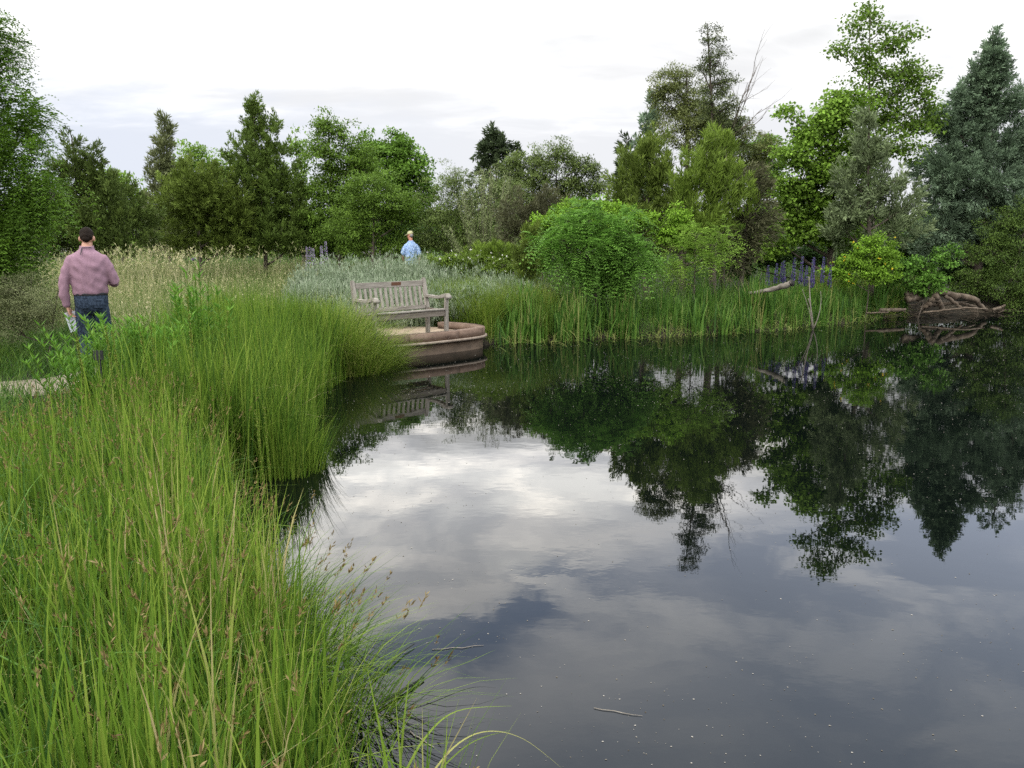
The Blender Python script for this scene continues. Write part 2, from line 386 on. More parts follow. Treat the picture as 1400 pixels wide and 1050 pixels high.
# ---- short grass under everything on land within sight
s = Soup()
LEFT = [(-9, 3.0), (-4.4, 4.2), (-3.2, 5.6), (-3.2, 6.6), (-3.5, 7.6), (-3.9, 9.5), (-4.6, 12), (-9, 14)]
b = scatter(LEFT, 30000, dmin=.3); n = len(b)
pth = np.array([(-9.5, 4.6), (-7.4, 6.2), (-5.7, 7.6), (-4.75, 8.6), (-4.3, 10.2), (-4.0, 12.5), (-3.6, 15.5), (-2.9, 18.5)])
def pdist(p):
    best = np.full(len(p), 1e9)
    for a, c in zip(pth[:-1], pth[1:]):
        ab = c - a; t = np.clip(((p[:, :2] - a) @ ab) / (ab @ ab), 0, 1)
        best = np.minimum(best, np.hypot(*(p[:, :2] - a - t[:, None] * ab).T))
    return best
b = b[pdist(b) > RNG.uniform(.42, .7, n)]; n = len(b)
pt = patch(b[:, 0], b[:, 1], 1.3, 5)
blades(s, b, RNG.uniform(.15, .5, n) * (.6 + .8 * pt), RNG.uniform(0, TAU, n), RNG.uniform(.1, .9, n), RNG.uniform(.005, .011, n), 3, np.clip(RNG.uniform(0, 1, n) + .6 * (pt - .5), 0, 1), droop=RNG.uniform(0, .4, n))
tag(s.build('path_grass', [M['shortgrass']]), 'dark green arching grass along both sides of the sandy path', 'grass', kind='stuff')

# ---- meadow
s = Soup()
MEAD = [(-3.9, 9.4), (-2.9, 13.2), (-1.0, 15), (-1.0, 21), (-2, 25), (-16, 27), (-12, 17), (-5.5, 11)]
b = scatter(MEAD, 30000, dmin=.5); b = b[pdist(b) > .45]; n = len(b); pt = patch(b[:, 0], b[:, 1], .5, 2)
hh = (.62 + .25 * (pt - .4)) * RNG.uniform(.5, 1.25, n)
az = RNG.uniform(0, TAU, n)
tip = blades(s, b, hh, az, RNG.uniform(.05, .6, n), RNG.uniform(.005, .010, n), 3, np.clip(RNG.uniform(0, .7, n) + .4 * (pt - .35), 0, 1), droop=RNG.uniform(0, .3, n))
k = RNG.uniform(0, 1, n) < .3
seed_heads(s, tip[k], az[k], RNG.uniform(.06, .14, k.sum()), 4, m=0, w=.018)
b = scatter(MEAD, 22000, 500, .3, dmin=.5); b = b[pdist(b) > .45]; n = len(b)
blades(s, b, RNG.uniform(.3, .75, n), RNG.uniform(0, TAU, n), RNG.uniform(.05, .5, n), RNG.uniform(.006, .012, n), 3, RNG.uniform(0, 1, n), m=1)
b = scatter([(-7, 14), (-5, 22), (-12, 24), (-10, 17)], 900, 60, .3, dmin=.5); n = len(b); az = RNG.uniform(0, TAU, n)
tip = blades(s, b, RNG.uniform(.9, 1.25, n), az, RNG.uniform(.05, .35, n), .007, 4, RNG.uniform(.4, 1, n))
seed_heads(s, tip, az, RNG.uniform(.12, .2, n), 6, m=0, w=.022)
tag(s.build('meadow_grass', [M['meadow'], M['meadow_green']]), 'straw coloured meadow grass mixed with green behind the sedge', 'meadow grass', kind='stuff')

# ---- grass and iris along the far shore
s = Soup()
def strip(pxs, back, off=-.08):
    """polygon of a belt of land behind the far shoreline between two picture columns"""
    pts = [on_z(x, y, 0)[:2] for x, y in pxs]; a = np.array(pts)
    return np.concatenate([a + np.array([0, off]), (a + np.array([0, back]))[::-1]])
FARPX = [(668, 473), (690, 470), (740, 468), (800, 465), (860, 463), (930, 460), (1000, 457), (1060, 452), (1110, 446), (1160, 443), (1190, 437), (1240, 431)]
def ipatch(x): return np.clip(.5 + .45 * np.sin(x * 2.9 + .4) * np.sin(x * 1.15 + 2) + .3 * np.sin(x * 7.3), 0, 1)
b = scatter(strip(FARPX, .85), 5200, 130, .07, dmin=-.14); w_ = ipatch(b[:, 0]); b = b[RNG.uniform(0, 1, len(b)) < .2 + w_]; n = len(b); w_ = ipatch(b[:, 0])
blades(s, b, (.45 + .35 * w_) * RNG.uniform(.6, 1.2, n), RNG.uniform(0, TAU, n), RNG.uniform(.01, .3, n), RNG.uniform(.016, .036, n), 5, np.clip(RNG.uniform(0, .98, n) + .2 * (w_ - .5), 0, 1), wpow=2.4, droop=RNG.uniform(0, .12, n))
b = scatter(strip(FARPX, 2.6), 7000, dmin=.05); n = len(b); w_ = ipatch(b[:, 0] + .8)
blades(s, b, (.35 + .4 * w_) * RNG.uniform(.6, 1.25, n), RNG.uniform(0, TAU, n), RNG.uniform(.05, .6, n), RNG.uniform(.006, .012, n), 4, RNG.uniform(.2, .99, n), droop=RNG.uniform(0, .3, n))
b = scatter(strip(FARPX, .5, -.2), 1500, 160, .1, dmin=-.2); n = len(b)
blades(s, b, RNG.uniform(.15, .5, n), RNG.uniform(0, TAU, n), RNG.uniform(.5, 1.8, n), RNG.uniform(.008, .018, n), 5, RNG.uniform(.85, 1.0, n), droop=RNG.uniform(.2, .7, n))
tag(s.build('iris_bank', [M['reed']]), 'upright sword shaped iris leaves and grass along the far shore', 'iris bank', kind='stuff')
s = Soup()
FOUNT = [(-.35, 12.9), (-.2, 13.3), (.6, 13.2), (.9, 14.2), (.2, 15.4), (-1.2, 15.4), (-1.9, 14.3), (-.9, 13.5)]
b = scatter(FOUNT, 11000, 130, .14, dmin=0); n = len(b)
blades(s, b, RNG.uniform(.55, 1.05, n), RNG.uniform(0, TAU, n), RNG.uniform(.1, .6, n), RNG.uniform(.005, .009, n), 4, RNG.uniform(.05, .8, n), droop=RNG.uniform(0, .3, n))
RIGHTG = [on_z(1110, 430, .1)[:2], on_z(1235, 428, .1)[:2], on_z(1240, 408, .2)[:2], on_z(1110, 408, .2)[:2]]
b = scatter(RIGHTG, 4200, 60, .15, dmin=0); n = len(b)
blades(s, b, RNG.uniform(.4, .8, n), RNG.uniform(0, TAU, n), RNG.uniform(.15, .7, n), RNG.uniform(.007, .012, n), 4, RNG.uniform(.1, 1, n), droop=RNG.uniform(0, .4, n))
tag(s.build('fountain_grass', [M['tussock']]), 'bright green arching grass between the bench platform and the shrubs', 'grass', kind='stuff')
# low rough cover on the rest of the far bank
s = Soup()
b = scatter([(-1, 15), (1, 14.5), (5, 15.8), (11, 19), (20, 20), (20, 34), (-16, 36), (-16, 26), (-2, 24)], 26000, dmin=.5); n = len(b)
blades(s, b, RNG.uniform(.2, .6, n), RNG.uniform(0, TAU, n), RNG.uniform(.1, .8, n), RNG.uniform(.012, .03, n), 2, RNG.uniform(0, 1, n))
tag(s.build('ground_cover', [M['shortgrass']]), 'rough dark green ground cover under the far trees', 'ground cover', kind='stuff')

# ------------------------------------------------------------------ trees and shrubs
def lobes3(lobes, D, depth=.85, zj=.35):
    out = []
    for q in lobes:
        px, py, rx, ry = q[:4]
        p, sc = at(px, py, D)
        dd = q[4] if len(q) > 4 else random.uniform(-zj, zj) * rx * sc
        out.append((p + np.array([0, dd, 0]), np.array([rx * sc, max(.6 * (rx + ry) * .5, min(rx, ry)) * sc * depth, ry * sc])))
    return out
def clump_points(L, cr, cover, edge=.4, hollow=-.8, spur=1.34):
    P, O, U = [], [], []
    for c, r in L:
        n = int(cover * 3.5 * (r[0] * r[2] + r[0] * r[1]) * 1.6 / (cr * cr)) + 3
        d = rdir(n); rad = RNG.uniform(0, 1, n) ** edge
        rad = rad * (1 + .2 * RNG.normal(size=n))
        out = (RNG.uniform(0, 1, n) < .1) & (d[:, 2] > -.3); rad = np.where(out, RNG.uniform(1.02, spur, n), np.minimum(rad, 1.16))
        p = c + d * r * rad[:, None]
        w = 1.15 / cr; ph = c.sum()
        f = np.sin(p[:, 0] * w + ph) * np.sin(p[:, 2] * w * 1.15 + 2 * ph) + .6 * np.sin(p[:, 1] * w + p[:, 0] * w * .6) + .35 * RNG.normal(size=n)
        k = (f > hollow) | (rad < .45)
        p, d, rad = p[k], d[k], rad[k]
        P.append(p); O.append(unit(d / np.maximum(r, .05))); U.append(rad)
    return np.concatenate(P), np.concatenate(O), np.concatenate(U)
def limbs(s, base, top, L, P, r0, lean=0.0, ntwig=60, k=7):
    h = top[2] - base[2]
    tt = np.linspace(0, 1, 9)
    ctr = np.mean([c for c, r in L], axis=0)
    trunk = base[None] * (1 - tt[:, None]) + top[None] * tt[:, None]
    trunk[:, 0] += np.sin(tt * 5 + base[0]) * .02 * h * (1 - tt); trunk[:, 1] += np.cos(tt * 4 + base[0]) * .02 * h * (1 - tt)
    tube(s, trunk, r0 * (1 - .88 * tt), k, rough=.05)
    ends = []
    for c, r in L:
        z = min(max(c[2] - .55 * np.hypot(c[0] - base[0], c[1] - base[1]) - .3 * r[2], base[2] + .12 * h), top[2] - .05 * h)
        f = (z - base[2]) / h
        st = np.array([np.interp(f, tt, trunk[:, q]) for q in range(3)])
        q = np.linspace(0, 1, 6)[:, None]
        mid = (st + c) * .5 + np.array([0, 0, -.06 * np.linalg.norm(c - st)]) + RNG.normal(size=3) * .04
        pts = st * (1 - q) ** 2 + 2 * mid * q * (1 - q) + c * q ** 2
        tube(s, pts, r0 * (1 - .8 * f) * .5 * (1 - .8 * q[:, 0]) + .004, 6)
        ends.append((pts, r0 * .16 * (1 - .6 * f) + .003))
    if len(P) and ntwig:
        C = np.array([c for c, r in L])
        for j in RNG.choice(len(P), min(ntwig, len(P)), replace=False):
            a = int(np.argmin(np.linalg.norm(C - P[j], axis=1))); pts, rr = ends[a]
            st = pts[RNG.integers(2, 6)]
            q = np.linspace(0, 1, 4)[:, None]
            tube(s, st * (1 - q) + P[j] * q + np.array([0, 0, 1]) * .05 * np.sin(q * 3.1), np.linspace(rr * .7, .003, 4), 4)

def plant(name, label, cat, kind, mat, D, basepx, lobes, cr=.2, cover=1.0, leaf=(.07, .045), per=45, trunk=.06, bark='bark',
          up=.5, group=None, edge=.4, ntwig=60, names=('crown', 'trunk'), topz=None, flowers=None, zj=.35, droop=.2, skirt=None, hollow=-.7):
    if skirt is None: skirt = D >= 19 and cat == 'tree' and name not in ('spruce_top', 'spire_tree')
    if skirt:
        xs = [q[0] for q in lobes if q[1] > 255] or [q[0] for q in lobes]; mx_, wd_ = (min(xs) + max(xs)) / 2, (max(xs) - min(xs)) / 2 + 22
        lobes = list(lobes) + [(mx_ - wd_ * .5, 334, wd_ * .55, 16), (mx_ + wd_ * .45, 335, wd_ * .55, 16)]
    L = lobes3(lobes, D, zj=zj)
    bx = at(basepx, 330, D)[0]; base = np.array([bx[0], D, gpt(bx[0], D) - .03])
    top = max((c + np.array([0, 0, r[2] * .7]) for c, r in L), key=lambda p: p[2]).copy()
    # the trunk keeps under the crown's middle
    root = empty(name, base)
    P, O, U = clump_points(L, cr, cover, edge, hollow, 1.14 if kind == 'spray' else 1.34)
    keep = P[:, 2] > gz(P[:, 0], P[:, 1]) + .05; P, O, U = P[keep], O[keep], U[keep]
    n = len(P); s = Soup()
    ct = RNG.normal(size=n) * .16 + .5
    if kind == 'broad':
        per = int(per * 1.35); leaf = (leaf[0] * .86, leaf[1] * .86)
        pos = np.repeat(P, per, 0) + rdir(n * per) * (cr * RNG.uniform(0, 1, n * per) ** .5)[:, None] * np.array([1.15, 1.15, .55])
        oo = np.repeat(O, per, 0)
        d = oo * .5 + RNG.normal(size=(n * per, 3)) * .6 - np.array([0, 0, droop])
        nr = np.array([0, 0, 1.0]) * 1.0 + oo * .35 + RNG.normal(size=(n * per, 3)) * .45
        sz = RNG.uniform(.65, 1.25, n * per)
        leaves(s, pos, d, nr, leaf[0] * sz, leaf[1] * sz, np.clip(np.repeat(ct, per) + RNG.normal(size=n * per) * .16, 0, 1))
    elif kind == 'spray':      # conifer sprays: tufts of narrow strips pointing out and up
        ax = unit(O * (1 - up) + np.array([0, 0, up]) + RNG.normal(size=(n, 3)) * .22)
        t = RNG.uniform(-.5, 1, n * per)
        a2 = np.repeat(ax, per, 0)
        side = unit(np.cross(a2, rdir(n * per)))
        pos = np.repeat(P, per, 0) + a2 * (t * cr)[:, None] + side * (RNG.uniform(0, .5, n * per) * cr * (1.1 - np.clip(t, 0, 1)))[:, None]
        d = a2 * .8 + side * RNG.uniform(.2, .8, n * per)[:, None]
        sz = RNG.uniform(.6, 1.3, n * per)
        leaves(s, pos, d, rdir(n * per), leaf[0] * sz, leaf[1] * sz, np.clip(np.repeat(ct, per) + RNG.normal(size=n * per) * .14 + .15 * np.clip(t, 0, 1), 0, 1), mid=.4)
    elif kind == 'pinnate':    # compound leaves: a drooping rachis with pairs of leaflets
        nl = per; pairs = 6
        ax = unit(np.repeat(O, nl, 0) * .8 + RNG.normal(size=(n * nl, 3)) * .5 + np.array([0, 0, up]))
        Lr = leaf[0] * 5 * RNG.uniform(.7, 1.2, n * nl)
        st = np.repeat(P, nl, 0) + RNG.normal(size=(n * nl, 3)) * cr * .35
        ctl = np.clip(np.repeat(ct, nl) + RNG.normal(size=n * nl) * .14, 0, 1)
        side = unit(np.cross(ax, np.array([0, 0, 1.0]) + RNG.normal(size=(n * nl, 3)) * .25)); upv = np.cross(side, ax)
        upv = np.where(upv[:, 2:] < 0, -upv, upv)
        for q in range(pairs):
            f = (q + .7) / pairs
            c = st + ax * (Lr * f)[:, None] - np.array([0, 0, 1]) * (Lr * f * f * (droop + .15))[:, None]
            for sg in (-1, 1):
                sz = RNG.uniform(.8, 1.15, n * nl) * (1 - .35 * abs(f - .45))
                leaves(s, c, side * sg * .85 + ax * .5 - np.array([0, 0, .25]), upv + RNG.normal(size=(n * nl, 3)) * .15, leaf[0] * sz, leaf[1] * sz, np.clip(ctl + RNG.normal(size=n * nl) * .06, 0, 1))
    o = s.build(names[0], [M[mat]], root, origin=base)
    st = Soup(); limbs(st, base, top, L, P, trunk, ntwig=ntwig)
    st.build(names[1], [M[bark]], root, smooth=True, origin=base)
    if flowers:
        mt, cnt, sz = flowers
        fs = Soup(); k = RNG.choice(np.nonzero(U > .75)[0], min(cnt, int((U > .75).sum())), replace=False)
        for j in range(5):
            leaves(fs, P[k] + O[k] * cr * .8, O[k] + RNG.normal(size=(len(k), 3)) * .8, rdir(len(k)), sz, sz * .8, RNG.uniform(0, 1, len(k)))
        fs.build('blossom', [M[mt]], root, origin=base)
    tag(root, label, cat, group)
    return root

def cone(px, yt, yb, hw, n=7, pw=.8):
    out = []
    for q in range(n):
        t = (q + .6) / n; r = max(5, hw * t ** pw)
        out.append((px + random.uniform(-.15, .15) * r, yt + (yb - yt) * t, r, (yb - yt) / n * .95))
    return out
BG = 'trees round the garden'
M['white_flower'] = foliage('white_petal', [(.5, .5, .42), (.7, .7, .62)], trans=.2)
M['yellow_flower'] = foliage('yellow_petal', [(.6, .42, .02), (.75, .6, .08)], trans=.2)
SHR = ('foliage', 'stems')
plant('locust_tree', 'feathery green tree with drooping fine leaves cut off by the left edge', 'tree', 'pinnate', 'locust', 10.2, -190,
      [(-70, 55, 80, 50), (-15, 40, 36, 34), (-5, 70, 30, 18), (-55, 200, 95, 85), (5, 150, 40, 38), (25, 200, 52, 45), (40, 255, 58, 42), (75, 265, 34, 28), (0, 300, 65, 50), (-60, 320, 90, 80), (25, 340, 40, 34), (15, 385, 30, 25), (-90, 120, 80, 60)],
      cr=.22, cover=1.5, leaf=(.055, .02), per=10, trunk=.1, up=-.1, ntwig=50, droop=.6, hollow=-.25)
plant('dark_conifer', 'dark ragged conifer with a thin leaning spire behind the pink shirted man', 'tree', 'spray', 'dark_juniper', 19, 110,
      [(98, 200, 11, 22), (130, 212, 9, 16), (100, 232, 26, 24), (135, 245, 22, 22), (105, 270, 45, 40), (150, 285, 40, 40), (70, 290, 45, 45), (185, 305, 28, 28), (120, 315, 60, 30)], cr=.17, leaf=(.095, .026), per=46, up=.5)
plant('walnut_tree', 'small pale green rounded tree between the dark conifer and the gray spire', 'tree', 'broad', 'light_green', 27, 165,
      [(160, 248, 26, 24), (186, 270, 16, 20), (145, 265, 25, 25), (168, 285, 26, 30), (195, 300, 14, 22)], cr=.3, leaf=(.13, .08), per=34)
plant('gray_spire_conifer', 'slim gray green conifer spire left of the round juniper', 'tree', 'spray', 'gray_conifer', 26, 225,
      cone(226, 160, 330, 34, 8), cr=.22, leaf=(.15, .035), per=40, up=.6)
plant('poplar_tree', 'pale leafy tree showing over the round juniper', 'tree', 'broad', 'light_green', 30, 278,
      [(262, 212, 18, 16), (295, 222, 22, 16), (312, 235, 16, 18), (278, 238, 36, 26), (275, 270, 40, 30)], cr=.32, leaf=(.13, .08), per=32)
plant('round_juniper', 'broad rounded olive juniper left of the tall pyramid juniper', 'tree', 'spray', 'olive_juniper', 21.5, 275,
      [(270, 262, 42, 36), (300, 275, 40, 40), (245, 285, 32, 38), (275, 300, 62, 34), (325, 300, 22, 32), (262, 240, 20, 18)], cr=.17, cover=1.0, leaf=(.095, .026), per=52, up=.5)
plant('pyramid_juniper', 'tallest dark pyramid juniper with two peaks at the back of the meadow', 'tree', 'spray', 'big_juniper', 22, 360,
      [(346, 138, 4, 9), (346, 150, 8, 17), (345, 172, 16, 24), (368, 176, 14, 24), (338, 205, 26, 30), (372, 215, 30, 34), (325, 232, 16, 22), (350, 250, 44, 36), (385, 262, 34, 40), (345, 290, 44, 36), (385, 305, 44, 38), (365, 325, 60, 22), (408, 290, 18, 40)], cr=.18, cover=1.0, leaf=(.095, .027), per=56, up=.6, hollow=-.5)
plant('sparse_birch', 'thin pale leafed tree peeping out right of the pyramid juniper', 'tree', 'broad', 'light_green', 28, 415,
      [(404, 195, 12, 18), (418, 210, 10, 18), (412, 235, 14, 22), (426, 262, 14, 22), (420, 295, 16, 25)], cr=.28, cover=.7, leaf=(.13, .08), per=22, bark='pale_bark')
plant('upright_oak', 'upright mid green tree with a bushy peaked top left of the bright round tree', 'tree', 'broad', 'mid_green', 22, 462,
      [(448, 172, 18, 18), (478, 190, 18, 18), (440, 195, 14, 22), (455, 215, 34, 28), (492, 222, 26, 28), (448, 255, 36, 34), (480, 262, 40, 36), (440, 300, 34, 36), (475, 310, 46, 30)], cr=.24, leaf=(.09, .045), per=46)
plant('round_maple', 'bright green round topped tree behind the man in the blue shirt', 'tree', 'broad', 'round_green', 27, 535,
      [(525, 200, 36, 23), (497, 205, 22, 20), (556, 215, 24, 22), (577, 240, 16, 24), (550, 250, 34, 30), (520, 236, 38, 30), (585, 270, 10, 20), (560, 290, 30, 30)], cr=.3, leaf=(.13, .085), per=40)
plant('olive_bush', 'dusky olive bush with dark hollows left of the man in the blue shirt', 'tree', 'broad', 'mid_green', 20, 510,
      [(512, 262, 34, 30), (540, 278, 30, 28), (495, 285, 34, 30), (525, 305, 44, 28), (565, 290, 20, 26), (480, 318, 40, 18)], cr=.2, leaf=(.07, .032), per=48)
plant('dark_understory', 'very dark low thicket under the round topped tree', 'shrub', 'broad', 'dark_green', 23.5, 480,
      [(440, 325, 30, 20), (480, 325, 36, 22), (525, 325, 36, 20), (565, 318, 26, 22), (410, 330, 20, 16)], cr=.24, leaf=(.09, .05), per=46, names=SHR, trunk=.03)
plant('gray_willow', 'wide gray green willow shrub right of the man in the blue shirt', 'shrub', 'broad', 'willow', 20, 640,
      [(622, 248, 24, 24), (600, 290, 26, 36), (632, 285, 34, 40), (605, 325, 30, 20), (655, 310, 36, 36), (690, 262, 24, 34), (580, 320, 14, 24)], cr=.2, leaf=(.075, .022), per=50, names=SHR, trunk=.04, up=.6)
plant('spruce_top', 'dark blue green spruce top poking above the gray green shrubs', 'tree', 'spray', 'dark_spruce', 30, 682,
      [(676, 182, 8, 9), (674, 194, 18, 9), (690, 200, 22, 8), (664, 208, 14, 7), (704, 203, 12, 5), (684, 214, 28, 10), (682, 240, 34, 20), (684, 280, 42, 30)], cr=.24, leaf=(.17, .05), per=44, up=.15)
plant('oleaster_tree', 'loose gray green tree with a broken skyline above the brown shrubs', 'tree', 'broad', 'willow', 23, 760,
      [(730, 218, 30, 18), (762, 208, 22, 15), (792, 225, 22, 16), (808, 232, 12, 12), (740, 240, 42, 28), (790, 250, 32, 26), (818, 255, 14, 14), (706, 232, 18, 22), (770, 272, 48, 26), (722, 270, 36, 30)], cr=.22, leaf=(.09, .035), per=44)
plant('brown_shrub', 'dull brown twiggy shrub below the loose gray green tree', 'shrub', 'spray', 'brown_juniper', 17.5, 735,
      [(712, 292, 32, 22), (752, 280, 26, 14), (730, 300, 44, 24), (700, 318, 22, 20), (765, 300, 18, 20)], cr=.18, leaf=(.09, .016), per=60, names=SHR, trunk=.03, up=.4)
plant('pale_broom', 'low yellow green broom mound in front of the brown shrub', 'shrub', 'spray', 'lime', 16.4, 678,
      [(680, 348, 32, 14), (655, 352, 20, 10), (705, 350, 22, 13)], cr=.12, leaf=(.09, .012), per=60, names=SHR, trunk=.015, up=.75)
plant('white_rose', 'low rose bush dotted with small white flowers behind the sage', 'shrub', 'broad', 'lime', 16, 645,
      [(610, 356, 22, 9), (640, 358, 30, 12), (675, 366, 28, 12), (655, 372, 34, 10)], cr=.12, leaf=(.045, .03), per=40, names=SHR, trunk=.012, flowers=('white_flower', 70, .03))
plant('young_cypress', 'small upright dark green cypress beside the big leafy shrub', 'shrub', 'spray', 'olive_juniper', 15, 722,
      [(724, 325, 13, 18), (718, 350, 18, 20), (735, 345, 14, 22), (720, 372, 20, 16)], cr=.12, leaf=(.08, .02), per=50, names=SHR, trunk=.02, up=.7)
plant('small_spruce', 'small dark spruce on the skyline left of the olive juniper', 'tree', 'spray', 'dark_spruce', 27, 856,
      cone(857, 188, 300, 26, 6), cr=.24, leaf=(.16, .045), per=40, up=.25)
plant('narrow_cypress', 'narrow blue green cypress column beside the gray tree', 'tree', 'spray', 'blue_spruce', 24, 890,
      [(892, 142, 5, 10), (891, 158, 9, 14), (886, 178, 13, 18), (882, 205, 16, 24), (884, 245, 18, 30), (884, 290, 18, 34)], cr=.18, leaf=(.13, .035), per=40, up=.7)
plant('gray_tree', 'big gray olive tree with a domed top left of the dark spire', 'tree', 'broad', 'gray_olive', 20, 940,
      [(915, 112, 20, 17), (940, 108, 20, 16), (900, 130, 12, 18), (928, 140, 34, 28), (962, 150, 30, 30), (938, 178, 44, 32), (985, 175, 28, 30), (1012, 190, 22, 22), (975, 205, 40, 28), (1045, 205, 22, 18), (1020, 225, 36, 28)], cr=.19, leaf=(.085, .026), per=50, trunk=.1)
plant('spire_tree', 'tall narrow dark tree with an open spire, highest of the far bank', 'tree', 'broad', 'spire', 17.5, 985,
      [(967, 44, 6, 16), (982, 48, 6, 18), (968, 72, 11, 18), (984, 82, 11, 20), (962, 98, 10, 14), (978, 112, 17, 22), (996, 112, 10, 20), (972, 140, 20, 20), (995, 148, 18, 22), (1008, 165, 16, 18), (985, 178, 28, 24), (990, 230, 34, 40)], cr=.13, cover=.55, leaf=(.06, .022), per=40, trunk=.07, ntwig=160, up=.8)
plant('olive_juniper', 'olive green juniper with several blunt peaks above the big leafy shrub', 'tree', 'spray', 'olive_juniper', 17, 885,
      [(890, 205, 22, 20), (868, 232, 24, 28), (905, 235, 26, 34), (848, 255, 18, 26), (880, 265, 42, 38), (915, 285, 30, 40), (860, 300, 36, 30), (895, 325, 44, 28)], cr=.19, cover=1.0, leaf=(.11, .024), per=56, up=.75, hollow=-.4)
plant('feather_juniper', 'yellow green feathery juniper with upswept plumes in front of the gray tree', 'tree', 'spray', 'feather_juniper', 15.8, 985,
      [(978, 200, 18, 20), (995, 200, 12, 16), (955, 230, 24, 26), (985, 240, 34, 34), (945, 265, 24, 34), (975, 280, 42, 40), (955, 315, 34, 26), (1005, 265, 24, 40)], cr=.2, cover=1.0, leaf=(.13, .02), per=60, up=.85, hollow=-.35)
plant('rusty_juniper', 'rusty brown hanging juniper right of the feathery one', 'tree', 'spray', 'brown_juniper', 16.2, 1018,
      [(1022, 250, 20, 30), (1032, 285, 22, 36), (1018, 320, 28, 34), (1002, 345, 26, 26), (1040, 320, 16, 30)], cr=.18, leaf=(.12, .018), per=48, up=.1)
plant('linden_tree', 'mid green rounded crown far behind the dead bare branches', 'tree', 'broad', 'round_green', 24, 1048,
      [(1030, 205, 22, 18), (1052, 205, 20, 20), (1062, 235, 14, 25), (1042, 240, 30, 30)], cr=.24, leaf=(.1, .07), per=36)
plant('green_maple', 'large bright green maple in the middle of the right bank', 'tree', 'broad', 'maple', 18, 1135,
      [(1142, 140, 26, 24), (1118, 172, 28, 22), (1160, 165, 36, 32), (1075, 158, 12, 14), (1092, 180, 22, 16), (1100, 215, 42, 30), (1150, 215, 46, 36), (1075, 250, 24, 26), (1130, 260, 52, 38), (1090, 290, 42, 34), (1180, 240, 34, 40), (1135, 315, 46, 28), (1060, 300, 24, 30), (1070, 335, 40, 20)], cr=.25, cover=1.0, leaf=(.09, .07), per=50, trunk=.1, hollow=-.35)
plant('cottonwood_tree', 'tallest airy cottonwood with thin pale trunk and scattered leaves', 'tree', 'broad', 'cottonwood', 18.6, 1200,
      [(1188, 12, 16, 14), (1172, 40, 20, 14), (1205, 38, 18, 14), (1148, 70, 16, 9), (1180, 75, 30, 14), (1222, 62, 20, 14), (1246, 45, 10, 9), (1195, 105, 40, 16), (1240, 95, 22, 14), (1268, 102, 18, 12), (1228, 130, 36, 18), (1175, 135, 30, 16), (1272, 140, 14, 12), (1215, 165, 44, 20), (1255, 165, 26, 16), (1210, 200, 50, 24)], cr=.27, cover=1.15, leaf=(.085, .068), per=30, trunk=.06, bark='pale_bark', ntwig=160)
plant('blue_juniper', 'blue gray juniper pyramid standing in front of the bright maple', 'tree', 'spray', 'blue_juniper', 17, 1195,
      [(1188, 158, 9, 18), (1186, 185, 16, 22), (1192, 215, 26, 28), (1172, 250, 26, 26), (1210, 255, 30, 30), (1158, 285, 26, 28), (1200, 295, 42, 32), (1160, 318, 28, 22), (1225, 315, 34, 28), (1245, 280, 14, 30)], cr=.2, cover=1.0, leaf=(.1, .028), per=56, up=.5, hollow=-.4)
plant('blue_spruce', 'massive blue green cypress with a pointed top at the right edge', 'tree', 'spray', 'blue_spruce', 19, 1350,
      [(1357, 50, 3, 9), (1357, 62, 6, 14), (1355, 88, 14, 18), (1340, 110, 12, 10), (1352, 118, 26, 22), (1312, 128, 10, 14), (1345, 155, 36, 30), (1318, 185, 40, 32), (1368, 200, 46, 40), (1300, 225, 36, 36), (1345, 250, 55, 44), (1292, 275, 34, 36), (1335, 305, 56, 36), (1390, 270, 44, 50), (1290, 315, 36, 26), (1275, 335, 26, 18), (1357, 100, 20, 16), (1375, 150, 30, 26), (1395, 200, 34, 30), (1358, 76, 12, 14), (1350, 100, 26, 16), (1335, 140, 34, 22), (1295, 165, 26, 22), (1285, 240, 36, 34)], cr=.2, cover=1.5, leaf=(.085, .025), per=72, up=.2, hollow=-.35, trunk=.13)
plant('blue_cypress', 'second blue green cypress cut off by the right edge', 'tree', 'spray', 'blue_spruce', 20.5, 1440,
      cone(1432, 85, 340, 95, 8), cr=.26, cover=1.3, leaf=(.1, .03), per=80, up=.15, hollow=-.3, trunk=.13)
plant('twiggy_shrub', 'olive twiggy shrub overhanging the water at the right edge', 'shrub', 'broad', 'twiggy', 18.3, 1385,
      [(1375, 310, 36, 22), (1400, 290, 34, 20), (1355, 345, 34, 26), (1400, 345, 40, 34), (1340, 380, 36, 20), (1385, 385, 46, 24), (1430, 390, 40, 28), (1318, 388, 20, 12), (1350, 405, 30, 10), (1385, 410, 40, 12), (1430, 412, 40, 14)], cr=.17, leaf=(.05, .026), per=44, names=SHR, trunk=.04, ntwig=140)
plant('yellow_flower_shrub', 'fresh green shrub with a few yellow flowers beside the purple spikes', 'shrub', 'broad', 'young_shoot', 16.3, 1190,
      [(1192, 335, 24, 14), (1212, 352, 26, 16), (1175, 356, 24, 14), (1195, 374, 34, 12), (1150, 375, 18, 12)], cr=.14, leaf=(.06, .045), per=34, names=SHR, trunk=.015, flowers=('yellow_flower', 22, .035))
plant('currant_bush', 'small bright green bush just above the branch pile', 'shrub', 'broad', 'big_shrub', 16.9, 1258,
      [(1255, 365, 24, 15), (1232, 382, 18, 11), (1270, 384, 24, 12), (1290, 350, 18, 11), (1262, 395, 18, 9)], cr=.14, leaf=(.065, .05), per=34, names=SHR, trunk=.015)
